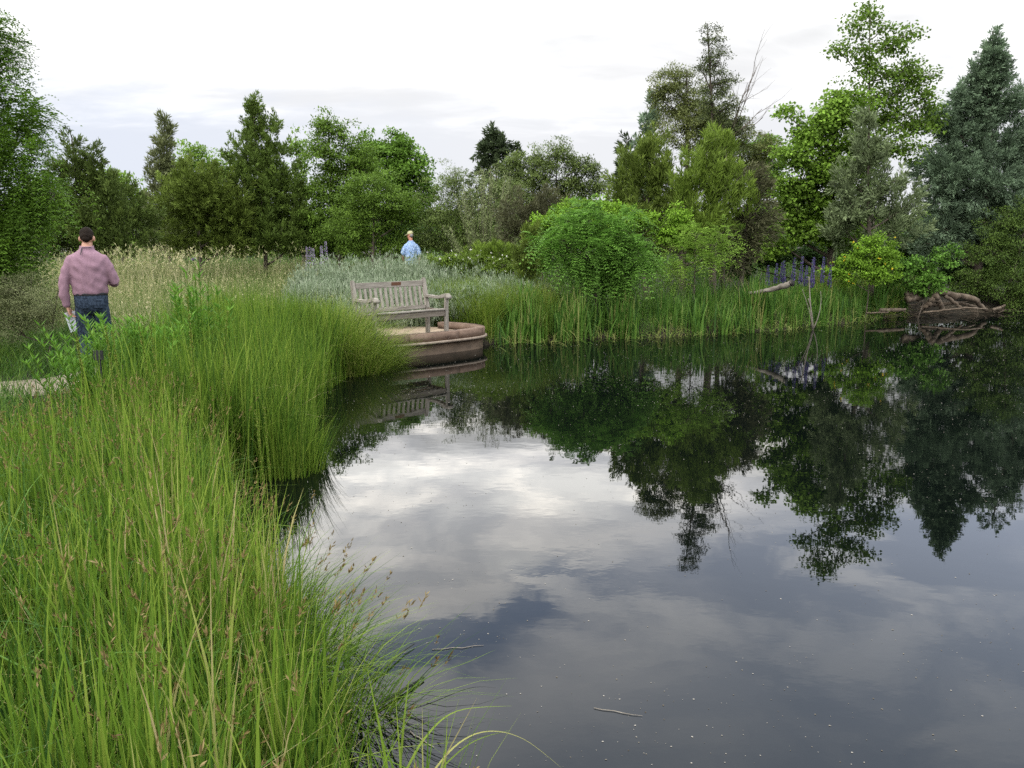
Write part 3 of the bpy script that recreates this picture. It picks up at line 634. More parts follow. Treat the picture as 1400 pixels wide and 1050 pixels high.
plant('shady_thicket', 'dark shadowy thicket under the maple and blue juniper', 'shrub', 'broad', 'dark_green', 20, 1130,
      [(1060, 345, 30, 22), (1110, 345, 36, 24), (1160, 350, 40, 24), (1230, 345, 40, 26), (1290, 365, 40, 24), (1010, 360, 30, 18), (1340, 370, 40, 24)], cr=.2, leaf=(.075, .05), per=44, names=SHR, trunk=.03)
plant('leafy_shrub', 'big rounded shrub with layered fresh green leaves over the iris', 'shrub', 'pinnate', 'big_shrub', 14.1, 820,
      [(805, 305, 34, 22), (765, 330, 26, 24), (845, 318, 30, 24), (800, 345, 40, 24), (845, 355, 38, 26), (872, 345, 20, 22), (755, 350, 18, 16), (800, 372, 34, 16), (850, 380, 26, 14), (780, 305, 20, 16)], cr=.17, cover=1.5, leaf=(.06, .027), per=8, hollow=-.2, names=SHR, trunk=.04, up=.15, droop=.45)
plant('shoot_shrub', 'lime green young shoots rising behind the layered shrub', 'shrub', 'broad', 'young_shoot', 15.4, 800,
      [(785, 285, 24, 14), (760, 300, 22, 14), (742, 312, 16, 16), (815, 283, 26, 13), (845, 295, 26, 14), (800, 305, 50, 18), (925, 300, 16, 16), (912, 318, 20, 18), (880, 300, 16, 14)], cr=.13, leaf=(.07, .036), per=36, names=SHR, trunk=.02, up=.6)
plant('sumac_shrub', 'fan leaved sumac with arching ferny fronds right of the layered shrub', 'shrub', 'pinnate', 'sumac', 14.9, 955,
      [(958, 340, 28, 14), (990, 326, 18, 10), (930, 350, 22, 14), (972, 358, 30, 12), (950, 322, 16, 8), (918, 368, 22, 14)], cr=.17, cover=.8, leaf=(.062, .02), per=6, names=SHR, trunk=.02, up=.3, droop=.35)
plant('gray_bush', 'soft gray green bush at the left edge beside the path', 'shrub', 'broad', 'dusty', 9.6, 40,
      [(30, 400, 44, 30), (75, 410, 34, 30), (50, 430, 50, 26), (0, 430, 40, 36), (85, 385, 18, 16)], cr=.13, leaf=(.03, .008), per=110, names=SHR, trunk=.012)

# far wood that closes the horizon between the trees
s = Soup()
def far_wood():
    n = 420
    px = RNG.uniform(-700, 2100, n)
    top = 296 + 10 * np.sin(px * .021) + 8 * np.sin(px * .057 + 1)
    P = []
    for a, b in zip(px, top):
        for _ in range(4):
            P.append(at(a + random.uniform(-20, 20), random.uniform(b, 338), random.uniform(42, 52))[0])
    P = np.array(P); per = 60; m = len(P) * per
    pos = np.repeat(P, per, 0) + rdir(m) * (RNG.uniform(0, 1, m) ** .5)[:, None] * np.array([1.1, 1.1, .7])
    leaves(s, pos, rdir(m), rdir(m), .32, .2, np.clip(np.repeat(RNG.uniform(.2, .8, len(P)), per) + RNG.normal(size=m) * .15, 0, 1))
far_wood()
tag(s.build('far_wood', [M['mid_green']]), 'low green belt of far trees closing the horizon behind the garden', 'woodland', kind='stuff')

# wispy pale shrub: upright rods with small leaves
def wisp(name, label, D, basepx, tops, mat='wisp', nrod=46, h0=None, leafsz=(.055, .016)):
    b0 = at(basepx, 340, D)[0]; base = np.array([b0[0], D, gpt(b0[0], D)])
    root = empty(name, base); s1, s2 = Soup(), Soup()
    for j in range(nrod):
        px, py = random.choice(tops); e = at(px + random.uniform(-9, 9), py + random.uniform(-8, 25), D + random.uniform(-.5, .5))[0]
        st = base + np.array([random.uniform(-.15, .15), random.uniform(-.15, .15), 0])
        q = np.linspace(0, 1, 7)[:, None]; mid = np.array([st[0] * .45 + e[0] * .55, st[1] * .45 + e[1] * .55, st[2] * .4 + e[2] * .6 - .1])
        pts = st * (1 - q) ** 2 + 2 * mid * q * (1 - q) + e * q ** 2
        tube(s2, pts, np.linspace(.006, .002, 7), 4)
        m = 150; t = RNG.uniform(.25, 1.0, m)
        pos = np.stack([np.interp(t, q[:, 0], pts[:, k]) for k in range(3)], -1) + RNG.normal(size=(m, 3)) * .025
        leaves(s1, pos, RNG.normal(size=(m, 3)) * .6 + np.array([0, 0, .8]), rdir(m), leafsz[0] * RNG.uniform(.7, 1.3, m), leafsz[1], RNG.uniform(0, 1, m))
    s1.build('foliage', [M[mat]], root, origin=base); s2.build('stems', [M['bark']], root, origin=base)
    tag(root, label, 'shrub'); return root
wisp('pale_willow', 'pale wispy willow fan of upright silver rods', 18.6, 664, [(625, 262), (640, 250), (655, 235), (668, 228), (680, 236), (692, 240), (702, 262), (612, 290), (715, 290)])

# dead branches beside the spire tree
def branchy(s, p, d, L, r, depth, spread=.5, gn=.0):
    n = 6; pts = [p]; dd = d.copy()
    for k in range(n):
        dd = unit(dd + RNG.normal(size=3) * .09 + np.array([0, 0, gn])); pts.append(pts[-1] + dd * L / n)
    pts = np.array(pts); tube(s, pts, np.linspace(r, r * .35, n + 1), 5)
    if depth:
        for k in range(1 + depth):
            a = RNG.integers(2, n + 1); nd = unit(dd + RNG.normal(size=3) * spread)
            branchy(s, pts[a], nd, L * random.uniform(.4, .65), r * .45, depth - 1, spread, gn)
b0 = at(990, 330, 17.3)[0]; base = np.array([b0[0], 17.3, gpt(b0[0], 17.3)])
root = empty('bare_tree', base); s = Soup()
hub = at(995, 190, 17.3)[0]
q = np.linspace(0, 1, 7)[:, None]; tube(s, base * (1 - q) + hub * q, np.linspace(.06, .035, 7), 6)
for (ex, ey) in [(1052, 122), (1046, 140), (1030, 78), (1022, 110), (1012, 130), (1055, 160)]:
    e = at(ex, ey, 17.3 + random.uniform(-.4, .4))[0]; L = np.linalg.norm(e - hub)
    branchy(s, hub, unit(e - hub), L * .9, .014, 2, .34)
s.build('bare_branches', [M['bark']], root, origin=base)
tag(root, 'bare dead branches reaching out right of the dark spire tree', 'dead tree')

# sagebrush cushions
def sage(name, label, px, py, D, w, hgt, mat='sage', n=1500):
    p = at(px, py, D)[0]; base = np.array([p[0], D, gpt(p[0], D)])
    root = empty(name, base); s1 = Soup()
    a = RNG.uniform(0, TAU, n); rr = np.sqrt(RNG.uniform(0, 1, n)) * w * .55
    b = base + np.stack([np.cos(a) * rr, np.sin(a) * rr, np.zeros(n)], -1)
    hh = hgt * (1 - .5 * (rr / (w * .55)) ** 2) * RNG.uniform(.7, 1.12, n)
    tint = RNG.uniform(.1, .9, n)
    tip = blades(s1, b, hh, a, .12 + .35 * rr / w, .010, 3, tint)
    m = 16; t = RNG.uniform(.35, 1.0, (n, m)); 
    pos = (b[:, None] * (1 - t[..., None]) + tip[:, None] * t[..., None]).reshape(-1, 3) + RNG.normal(size=(n * m, 3)) * .018
    leaves(s1, pos, RNG.normal(size=(n * m, 3)) * .3 + np.array([0, 0, .9]), rdir(n * m), .085 * RNG.uniform(.6, 1.3, n * m), .015, np.clip(np.repeat(tint, m) + RNG.normal(size=n * m) * .15, 0, 1))
    s1.build('foliage', [M[mat]], root, origin=base)
    s2 = Soup()
    for j in range(14):
        k = RNG.integers(0, n); q = np.linspace(0, 1, 4)[:, None]
        tube(s2, (base + np.array([random.uniform(-.08, .08), random.uniform(-.08, .08), 0])) * (1 - q) + (b[k] * .4 + tip[k] * .6) * q, np.linspace(.012, .004, 4), 4)
    s2.build('stems', [M['bark']], root, origin=base)
    tag(root, label, 'sagebrush', 'silvery sagebrush behind the bench'); return root
sage('sagebrush', 'silver sagebrush mound under the pale purple flower spikes', 464, 372, 15.5, 1.6, 1.1)
sage('sagebrush', 'gray sagebrush low in front of the silver mound, left of the bench back', 438, 386, 14.2, 1.0, .75)
sage('sagebrush', 'tall silver sagebrush hiding the legs of the man in the blue shirt', 562, 372, 16.6, 1.8, 1.14)
sage('sagebrush', 'silvery sagebrush just right of the man in the blue shirt', 622, 372, 16.0, 1.9, 1.0)
sage('sagebrush', 'gray green sagebrush directly behind the bench back slats', 535, 395, 14.3, 2.0, .85)
sage('sagebrush', 'small pale sagebrush right of the rose bush', 700, 380, 14.9, 1.4, .8)
sage('sagebrush', 'gray sagebrush standing above the right end of the bench', 650, 390, 14.2, 1.1, .7)

# ------------------------------------------------------------------ platform
def poly_prism(s, poly, z0, z1, m=0, tint=.5):
    bmv = np.asarray(poly)
    n = len(bmv)
    V = np.concatenate([np.c_[bmv, np.full(n, z0)], np.c_[bmv, np.full(n, z1)]])
    i = np.arange(n); j = (i + 1) % n
    s.quads(V, np.stack([i, j, j + n, i + n], -1), np.full(n, tint), m)
def smooth_poly(P, closed=True, n=6):
    P = np.asarray(P, float); out = []; N_ = len(P)
    for k in range(N_ if closed else N_ - 1):
        p0, p1, p2, p3 = P[(k - 1) % N_] if closed or k else P[k], P[k], P[(k + 1) % N_], P[(k + 2) % N_] if closed or k + 2 < N_ else P[min(k + 1, N_ - 1)]
        for t in np.linspace(0, 1, n, endpoint=False):
            out.append(.5 * ((2 * p1) + (-p0 + p2) * t + (2 * p0 - 5 * p1 + 4 * p2 - p3) * t * t + (-p0 + 3 * p1 - 3 * p2 + p3) * t ** 3))
    if not closed: out.append(P[-1])
    return np.array(out)
def offset(P, d, closed=True):
    T = unit(np.roll(P, -1, 0) - np.roll(P, 1, 0)) if closed else unit(np.gradient(P, axis=0))
    return P + np.stack([T[:, 1], -T[:, 0]], -1) * d
def band(s, outer, inner, z0, z1, tint=.5):
    """open-ended wall between two plan lines, z0 to z1, closed all round"""
    n = len(outer)
    V = np.concatenate([np.c_[outer, np.full(n, z0)], np.c_[outer, np.full(n, z1)], np.c_[inner, np.full(n, z1)], np.c_[inner, np.full(n, z0)]])
    i = np.arange(n - 1); Q = []
    for a, b in ((0, 1), (1, 2), (2, 3), (3, 0)):
        Q.append(np.stack([a * n + i, a * n + i + 1, b * n + i + 1, b * n + i], -1))
    Q.append(np.array([[0, n, 2 * n, 3 * n], [n - 1, 4 * n - 1, 3 * n - 1, 2 * n - 1]]))
    s.quads(V, np.concatenate(Q), None)
M['stone'] = solid('brown_sandstone', [(.075, .048, .034), (.135, .09, .065), (.185, .13, .096)], 6, .85, (1, 1, 1.5), .25)
M['stone_dark'] = solid('wet_sandstone', [(.05, .035, .022), (.09, .062, .04), (.12, .085, .055)], 5, .7, (1, 1, 1.5), .25)
M['stone_pale'] = solid('ledge_stone', [(.14, .105, .08), (.22, .175, .135), (.28, .225, .18)], 8, .85, (1, 1, 1), .25)
M['plat_floor'] = solid('platform_sand', [(.17, .125, .085), (.26, .2, .14), (.32, .25, .18)], 7, .95, (1, 1, 1), .4)
front = smooth_poly(PLAT[1:12], False, 6)     # runs along the water side, counter clockwise: outward = right of travel
plat = empty('stone_platform', (-1.9, 12.2, 0)); po = np.array([-1.9, 12.2, 0])
s = Soup(); band(s, offset(front, -.035, False), offset(front, -.22, False), -.5, .17); s.build('footing_wall', [M['stone_dark']], plat, origin=po)
s = Soup(); band(s, offset(front, .035, False), offset(front, -.22, False), .172, .205); s.build('ledge', [M['stone_pale']], plat, origin=po)
s = Soup()
fi, fo = offset(front, -.16, False), front
cuts = [0, 14, 26, 36, 46, len(front) - 1]
for a, b in zip(cuts[:-1], cuts[1:]):      # coping stones with thin joints
    sl = slice(a, b + 1); A, B = fo[sl].copy(), fi[sl].copy()
    A[0] += (A[1] - A[0]) * .2; B[0] += (B[1] - B[0]) * .2
    band(s, A, B, .208, .325)
s.build('coping', [M['stone']], plat, origin=po)
fl = np.concatenate([offset(front, -.17, False), smooth_poly(np.concatenate([PLAT[11:], PLAT[:2]]), False, 5)[1:-1]])
c = fl.mean(0); n = len(fl); s = Soup()
V = np.concatenate([np.c_[fl, np.full(n, .22)], np.c_[c * .5 + fl * .5, np.full(n, .228)], np.c_[np.repeat(c[None], n, 0), np.full(n, .23)]])
i = np.arange(n); j = (i + 1) % n
s.quads(V, np.concatenate([np.stack([i, j, j + n, i + n], -1), np.stack([i + n, j + n, j + 2 * n, i + 2 * n], -1)]))
s.build('floor_slab', [M['plat_floor']], plat, origin=po)
tag(plat, 'rounded brown stone platform built out over the water under the bench', 'platform')

# ------------------------------------------------------------------ bench
M['teak'] = solid('weathered_teak', [(.125, .108, .09), (.228, .205, .174), (.315, .288, .25)], 11, .8, (.35, 3, 3), .35, bdist=.003)
M['teak_v'] = solid('weathered_teak_upright', [(.125, .108, .09), (.228, .205, .174), (.315, .288, .25)], 11, .8, (3, 3, .35), .35, bdist=.003)
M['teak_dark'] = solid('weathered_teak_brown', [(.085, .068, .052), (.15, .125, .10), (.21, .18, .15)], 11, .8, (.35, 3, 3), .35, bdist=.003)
M['plaque'] = solid('bronze_plaque', [(.07, .03, .015), (.12, .055, .028)], 30, .5)
def bm_obj(name, mat, parent, boxes=(), bev=.006):
    """boxes: (p0, p1, w, d) bars from p0 to p1 with section w x d, or 8-corner lists"""
    bm = bmesh.new()
    for p0, p1, w_, d_, ref in boxes:
        p0, p1 = Vector(p0), Vector(p1); T = (p1 - p0).normalized(); X = Vector(ref); X = (X - T * X.dot(T)).normalized(); Y = T.cross(X)
        vs = []
        for p in (p0, p1):
            for a, b in ((-1, -1), (1, -1), (1, 1), (-1, 1)):
                vs.append(bm.verts.new(p + X * (a * w_ / 2) + Y * (b * d_ / 2)))
        for f in ((0, 3, 2, 1), (4, 5, 6, 7), (0, 1, 5, 4), (1, 2, 6, 5), (2, 3, 7, 6), (3, 0, 4, 7)):
            bm.faces.new([vs[k] for k in f])
    bmesh.ops.bevel(bm, geom=bm.edges[:], offset=bev, segments=2, affect='EDGES')
    bmesh.ops.recalc_face_normals(bm, faces=bm.faces[:])
    me = bpy.data.meshes.new(name); bm.to_mesh(me); bm.free(); me.materials.append(mat)
    return link(name, me, parent)
LB, DB = 1.31, .50           # bench length, depth; local x along the bench, -y to the front
BR = np.array([-1.30, 12.50]); BL = np.array([-2.30, 11.65])
ang = math.atan2(BR[1] - BL[1], BR[0] - BL[0])
mid = (BR + BL) / 2
bench = empty('park_bench', (mid[0], mid[1], .226), ang)
tag(bench, 'weathered gray wooden bench with slatted back and curled arms on the platform', 'bench')
hx = LB / 2
def back_y(z): return 0 if z < .42 else (z - .42) * .22
for sx in (-1, 1):
    x = sx * (hx - .03)
    o = bm_obj('back_leg', M['teak_v'], bench, [((x, 0, 0), (x, 0, .425), .06, .055, (1, 0, 0)), ((x, 0, .42), (x, back_y(.86), .86), .062, .055, (1, 0, 0))])
    bm_obj('post_cap', M['teak_v'], o, [((x, back_y(.858), .862), (x, back_y(.875), .878), .056, .05, (1, 0, 0))], .02)
    bm_obj('front_leg', M['teak_v'], bench, [((x, -DB, 0), (x, -DB, .42), .06, .055, (1, 0, 0)), ((x, -DB, .415), (x, -DB - .015, .615), .058, .05, (1, 0, 0))])
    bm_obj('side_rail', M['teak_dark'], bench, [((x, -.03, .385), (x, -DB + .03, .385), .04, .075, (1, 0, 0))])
    # arm: curved bar with a scroll at the front
    bm = bmesh.new(); prof = []
    ys = [(.045, .600, .042), (-.08, .605, .042), (-.2, .600, .044), (-.32, .603, .048), (-.42, .622, .054), (-.5, .640, .058), (-.555, .640, .062), (-.585, .622, .05)]
    rows = []
    for y, z, th in ys:
        rows.append([bm.verts.new((x + a * .034, y, z + b * th / 2)) for a, b in ((-1, -1), (1, -1), (1, 1), (-1, 1))])
    for r0, r1 in zip(rows[:-1], rows[1:]):
        for k in range(4): bm.faces.new([r0[k], r0[(k + 1) % 4], r1[(k + 1) % 4], r1[k]])
    bm.faces.new(rows[0][::-1]); bm.faces.new(rows[-1])
    bmesh.ops.bevel(bm, geom=bm.edges[:], offset=.006, segments=2, affect='EDGES')
    bmesh.ops.recalc_face_normals(bm, faces=bm.faces[:])
    me = bpy.data.meshes.new('arm'); bm.to_mesh(me); bm.free(); me.materials.append(M['teak']); ao = link('arm', me, bench)
    s = Soup(); tube(s, [(x - .037, -.575, .617), (x + .037, -.575, .617)], .026, 14); s.build('scroll', [M['teak']], ao, smooth=False)
zt = .80
tr_ = bm_obj('top_rail', M['teak'], bench, [((-hx + .062, back_y(zt), zt), (hx - .062, back_y(zt), zt), .036, .085, (0, 1, 0))])
bm_obj('plaque', M['plaque'], tr_, [((.02, back_y(zt) - .0195, zt + .008), (.19, back_y(zt) - .0195, zt + .008), .005, .05, (0, 1, 0))], .001)
bm_obj('lower_back_rail', M['teak'], bench, [((-hx + .062, back_y(.47), .435), (hx - .062, back_y(.47), .435), .034, .06, (0, 1, 0))])
for k in range(13):
    x = -hx + .13 + k * (LB - .26) / 12
    bm_obj('back_slat', M['teak_v'], bench, [((x, back_y(.464), .464), (x, back_y(.757), .757), .046, .016, (1, 0, 0))], .004)
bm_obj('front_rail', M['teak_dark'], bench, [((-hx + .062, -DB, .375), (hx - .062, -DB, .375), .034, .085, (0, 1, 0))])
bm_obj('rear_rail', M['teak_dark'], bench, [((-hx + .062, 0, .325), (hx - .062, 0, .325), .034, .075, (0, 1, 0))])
for k in range(5):
    y = -DB + .0 + k * (DB - .06) / 4; zs = .434 - .055 * k / 4
    bm_obj('seat_slat', M['teak'], bench, [((-hx + (.0 if k else .062), y, zs), (hx - (.0 if k else .062), y, zs), .084 if k else .07, .022, (0, 1, 0))], .005)

# ------------------------------------------------------------------ logs and dead wood
def log_thing(name, label, cat, pts, rad, mat, endmat=None, parts=True, k=10):
    pts = np.array(pts, float); root_loc = pts[0].copy()
    s = Soup(); t = np.linspace(0, 1, 18); src = np.linspace(0, 1, len(pts))
    P = np.stack([np.interp(t, src, pts[:, q]) for q in range(3)], -1) + RNG.normal(size=(18, 3)) * rad[0] * .16
    rr = np.interp(t, np.linspace(0, 1, len(rad)), rad)
    tube(s, P, rr, k, rough=.14)
    o = s.build(name, [M[mat]], None, smooth=True, origin=root_loc); o.location = root_loc
    if endmat:
        e = Soup(); dd = unit(P[-1] - P[-2]); tube(e, [P[-1] - dd * .03, P[-1] + dd * .012], [rr[-1] * 1.06, rr[-1] * 1.0], k)
        e.build('broken_end', [M[endmat]], o, origin=root_loc)
    tag(o, label, cat); return o
p0, p1, p2 = at(1022, 402, 14.9)[0], at(1058, 395, 14.7)[0], at(1083, 387, 14.5)[0]
log_thing('gray_log', 'short gray log with a blackened end leaning out of the iris', 'log', [p0, p1, p2], [.03, .046, .055], 'gray_log', 'black_rot')
s = Soup(); b0 = at(1112, 440, 14.9)[0]; b0[2] = 0
for (ex, ey, r) in [(1106, 378, .014), (1097, 396, .008), (1122, 398, .008), (1105, 408, .01)]:
    e = at(ex, ey, 14.9 + random.uniform(-.2, .2))[0]
    q = np.linspace(0, 1, 7)[:, None]; m_ = (b0 + e) / 2 + RNG.normal(size=3) * .06
    tube(s, b0 * (1 - q) ** 2 + 2 * m_ * q * (1 - q) + e * q ** 2, np.linspace(r * 1.3, r * .5, 7), 6, rough=.06)
o = s.build('dead_snag', [M['gray_log']], None, smooth=True, origin=b0); o.location = b0
tag(o, 'forked gray dead snag standing in the iris right of the log', 'dead branch')
WOOD = [
    ('thick dead limb arching over the top of the branch pile', [(1238, 402), (1290, 400), (1330, 408), (1348, 424)], .085, 17.0),
    ('short thick log slanting down to the water in the branch pile', [(1283, 404), (1272, 414), (1258, 424)], .085, 16.75),
    ('stubby log beside the slanting one in the branch pile', [(1282, 410), (1290, 424)], .07, 16.8),
    ('pale log lying along the water left of the branch pile', [(1203, 424), (1228, 424), (1238, 423)], .05, 16.5),
    ('round knotty log end at the left of the branch pile', [(1240, 410), (1254, 408), (1262, 406)], .085, 16.9),
    ('thin log sloping right inside the branch pile', [(1292, 404), (1318, 424)], .045, 17.0),
    ('thin dead stick lying flat at the foot of the pile', [(1262, 427), (1320, 421), (1348, 422)], .025, 16.7),
    ('pale broken stick poking from the water at far right', [(1358, 424), (1374, 418)], .04, 16.9),
    ('dark log at the back of the branch pile', [(1262, 418), (1310, 414), (1335, 420)], .05, 17.2),
    ('slim pale stick in front of the pile near the grass', [(1185, 428), (1215, 427)], .02, 16.2)]
for lab, pts, r, D in WOOD:
    log_thing('dead_log', lab, 'log', [at(x, y, D + .1 * k)[0] for k, (x, y) in enumerate(pts)], [r * .8, r * .76, r * .5], 'dead_wood')['group'] = 'dead wood piled on the right shore'

# twigs and litter under the branch pile
s = Soup()
P0 = [on_z(x, y, .02)[:2] for x, y in [(1180, 436), (1240, 431), (1300, 430), (1400, 425), (1480, 424)]]
for j in range(240):
    t = random.uniform(0, len(P0) - 1.001); k = int(t); p = P0[k] * (1 - t + k) + P0[k + 1] * (t - k) + np.array([0, random.uniform(-.15, .6)])
    a = random.uniform(0, 6.28); L = random.uniform(.12, .55); z = gpt(p[0], p[1])
    z = max(z, 0) + random.uniform(.0, .06)
    e = np.array([p[0] + math.cos(a) * L, p[1] + math.sin(a) * L * .6, z + random.uniform(-.03, .14)]); q = np.linspace(0, 1, 4)[:, None]
    tube(s, np.array([p[0], p[1], z]) * (1 - q) + e * q + RNG.normal(size=(4, 3)) * .015, np.linspace(random.uniform(.004, .010), .003, 4), 4)
tag(s.build('twig_litter', [M['dead_wood']]), 'tangle of dead twigs and sticks along the right shore', 'twig litter', kind='stuff')

# ------------------------------------------------------------------ flowers
M['violet'] = foliage('violet_petal', [(.055, .048, .13), (.1, .08, .21), (.16, .125, .28)], trans=.2)
M['mauve'] = foliage('mauve_petal', [(.2, .16, .26), (.32, .26, .38)], trans=.2)
def spike_mesh(name, h, mat, nfl=70, w=.028, flh=.45):
    s1, s2 = Soup(), Soup()
    tube(s1, [(0, 0, 0), (.01, 0, h * .5), (0, .01, h)], [.007, .006, .003], 5)
    m = 26; z = RNG.uniform(.05, .55, m) * h
    leaves(s1, np.stack([np.zeros(m), np.zeros(m), z], -1), rdir(m) * np.array([1, 1, .2]) + np.array([0, 0, .5]), np.tile([0, 0, 1.0], (m, 1)), .13, .022, RNG.uniform(0, 1, m))
    z = RNG.uniform(1 - flh, 1.0, nfl) * h; a = RNG.uniform(0, TAU, nfl); r = w * .5 * (1 - .6 * ((z / h - (1 - flh)) / flh))
    leaves(s2, np.stack([np.cos(a) * r * .3, np.sin(a) * r * .3, z], -1), np.stack([np.cos(a), np.sin(a), np.full(nfl, .5)], -1), rdir(nfl), r * 2.2 + .004, .016, RNG.uniform(0, 1, nfl))
    return s1, s2
def flower_group(name, cat, spots, h, mat, labels, group, **k):
    s1, s2 = spike_mesh(name, h, mat, **k)
    first = None
    for j, (px, py, D) in enumerate(spots):
        p = at(px, py, D)[0]; loc = (p[0], D, gpt(p[0], D)); zt = p[2] - loc[2]
        if first is None:
            root = empty(name, loc); s1.build('stalk', [M['lance']], root); s2.build('flower_spike', [M[mat]], root); first = root
        else:
            root = first.copy(); COL.objects.link(root)
            for ch in list(first.children):
                c2 = ch.copy(); COL.objects.link(c2); c2.parent = root
            root.location = loc
        root.scale = (1, 1, zt / h); root.rotation_euler = (random.uniform(-.06, .06), random.uniform(-.06, .06), random.uniform(0, 6))
        tag(root, labels if isinstance(labels, str) else labels[j], cat, group)
flower_group('purple_salvia', 'flower', [(1054 + 8 * j + random.uniform(-3, 3), random.uniform(351, 364), 15.8 + random.uniform(-.3, .4)) for j in range(11)], .9, 'violet', 'upright purple flower spike in the drift behind the gray log', 'purple flower spikes behind the gray log', w=.045, nfl=190)
flower_group('pale_salvia', 'flower', [(418 + 4.6 * j + random.uniform(-2, 2), random.uniform(330, 342), 18.0 + random.uniform(-.3, .3)) for j in range(7)], 1.1, 'mauve', 'pale mauve flower spike at the back of the silver sagebrush', 'pale mauve flower spikes', w=.06, nfl=90)

# tall yellow green plantain-like spikes over the sedge
def tall_spike(label, px, ytop, ybase, D, thick=.011, lean=0.0, head=.6):
    top = at(px, ytop, D)[0]; x0 = at(px + lean, ybase, D)[0][0]; base = np.array([x0, D, gpt(x0, D)])
    root = empty('flower_stalk', base); s1, s2 = Soup(), Soup(); h = top[2] - base[2]
    q = np.linspace(0, 1, 8)[:, None]; pts = base * (1 - q) + top * q; pts[:, 0] += .03 * np.sin(q[:, 0] * 3) * (1 if lean >= 0 else -1)
    tube(s1, pts, np.linspace(.0045, .002, 8), 5)
    n = int(640 * head); t = RNG.uniform(1 - head, 1, n); pos = np.stack([np.interp(t, q[:, 0], pts[:, k]) for k in range(3)], -1)
    a = RNG.uniform(0, TAU, n)
    leaves(s2, pos, np.stack([np.cos(a), np.sin(a), np.full(n, .4)], -1), rdir(n), thick * RNG.uniform(.6, 1.2, n), thick * .8, RNG.uniform(0, 1, n))
    s1.build('stalk', [M['sedge']], root, origin=base); s2.build('seed_spike', [M['spike']], root, origin=base)
    tag(root, label, 'flower stalk', 'tall seed spikes above the sedge')
for a in [('thin seed spike standing before the leafy plant below the pink shirted man', 152, 452, 560, 5.2, .010, 6, .7),
          ('dark rough seed spike close beside the black plant label', 143, 446, 560, 5.0, .011, 6, .6),
          ('short seed spike left of the leafy plant by the path', 104, 462, 560, 5.4, .012, 4, .6),
          ('seed spike leaning left between the leafy plants', 186, 430, 560, 5.6, .010, 18, .7),
          ('slim straight seed spike in the middle of the tall sedge', 205, 446, 570, 5.4, .010, 2, .7),
          ('thick yellow brown seed spike, tallest in the tall sedge', 255, 405, 600, 5.3, .012, 4, .75),
          ('seed spike arching right over the tall sedge', 312, 425, 600, 5.4, .010, -10, .6),
          ('thick pale green seed spike in front of the water notch', 347, 560, 740, 4.0, .009, 12, .8),
          ('twin seed spike just right of the thick pale green one', 359, 552, 745, 4.0, .008, 4, .8)]:
    tall_spike(*a)

# lance-leaved plants
def lance(label, px, ytop, D, nst=7, w=.35, leafl=.12, thistle=False):
    top = at(px, ytop, D)[0]; base = np.array([top[0], D, gpt(top[0], D)]); h = top[2] - base[2]
    root = empty('leafy_plant', base); s1, s2 = Soup(), Soup(); tips = []
    for j in range(nst):
        e = base + np.array([random.uniform(-w, w), random.uniform(-w, w), h * random.uniform(.78, 1.02)]); st = base + (e - base) * np.array([.3, .3, 0])
        if j == 0: e = top.copy()
        q = np.linspace(0, 1, 5)[:, None]; pts = st * (1 - q) + e * q
        tube(s2, pts, np.linspace(.006, .003, 5), 5); tips.append(e)
        m = 52; t = np.sort(RNG.uniform(.2, 1, m)); a = np.arange(m) * 2.4
        pos = st + (e - st) * t[:, None]
        d = np.stack([np.cos(a), np.sin(a), .45 + .6 * t], -1)
        leaves(s1, pos, d, np.array([0, 0, 1.0]) + RNG.normal(size=(m, 3)) * .2, leafl * RNG.uniform(.7, 1.2, m) * (1.15 - .5 * t), leafl * .16, RNG.uniform(0, 1, m), mid=.4)
    s1.build('foliage', [M['lance']], root, origin=base); s2.build('stems', [M['sedge']], root, origin=base)
    if thistle:
        s3 = Soup(); e = top; n = 60; d = rdir(n); d[:, 2] = abs(d[:, 2]); leaves(s3, np.tile(e, (n, 1)), d, rdir(n), .03, .008, RNG.uniform(0, 1, n))
        s3.build('thistle_head', [M['mauve']], root, origin=base)
    tag(root, label, 'plant', 'lance leaved plants in the sedge')
lance('bright lance leaved plant covering the legs of the pink shirted man', 160, 436, 6.9, 34, .5, .12)
lance('lance leaved plant standing right of the pink shirted man', 195, 432, 6.5, 26, .36, .12)
lance('low lance leaved plant left of the black plant label', 118, 462, 6.5, 24, .34, .11)
lance('tall thistle topped plant rising from the sedge to the meadow', 265, 356, 7.2, 4, .15, .14, True)
lance('tall leafy plant left of the thistle topped one', 243, 392, 7.2, 5, .18, .14)
lance('leafy plant with narrow leaves right of the thistle topped one', 296, 392, 7.4, 5, .18, .13)

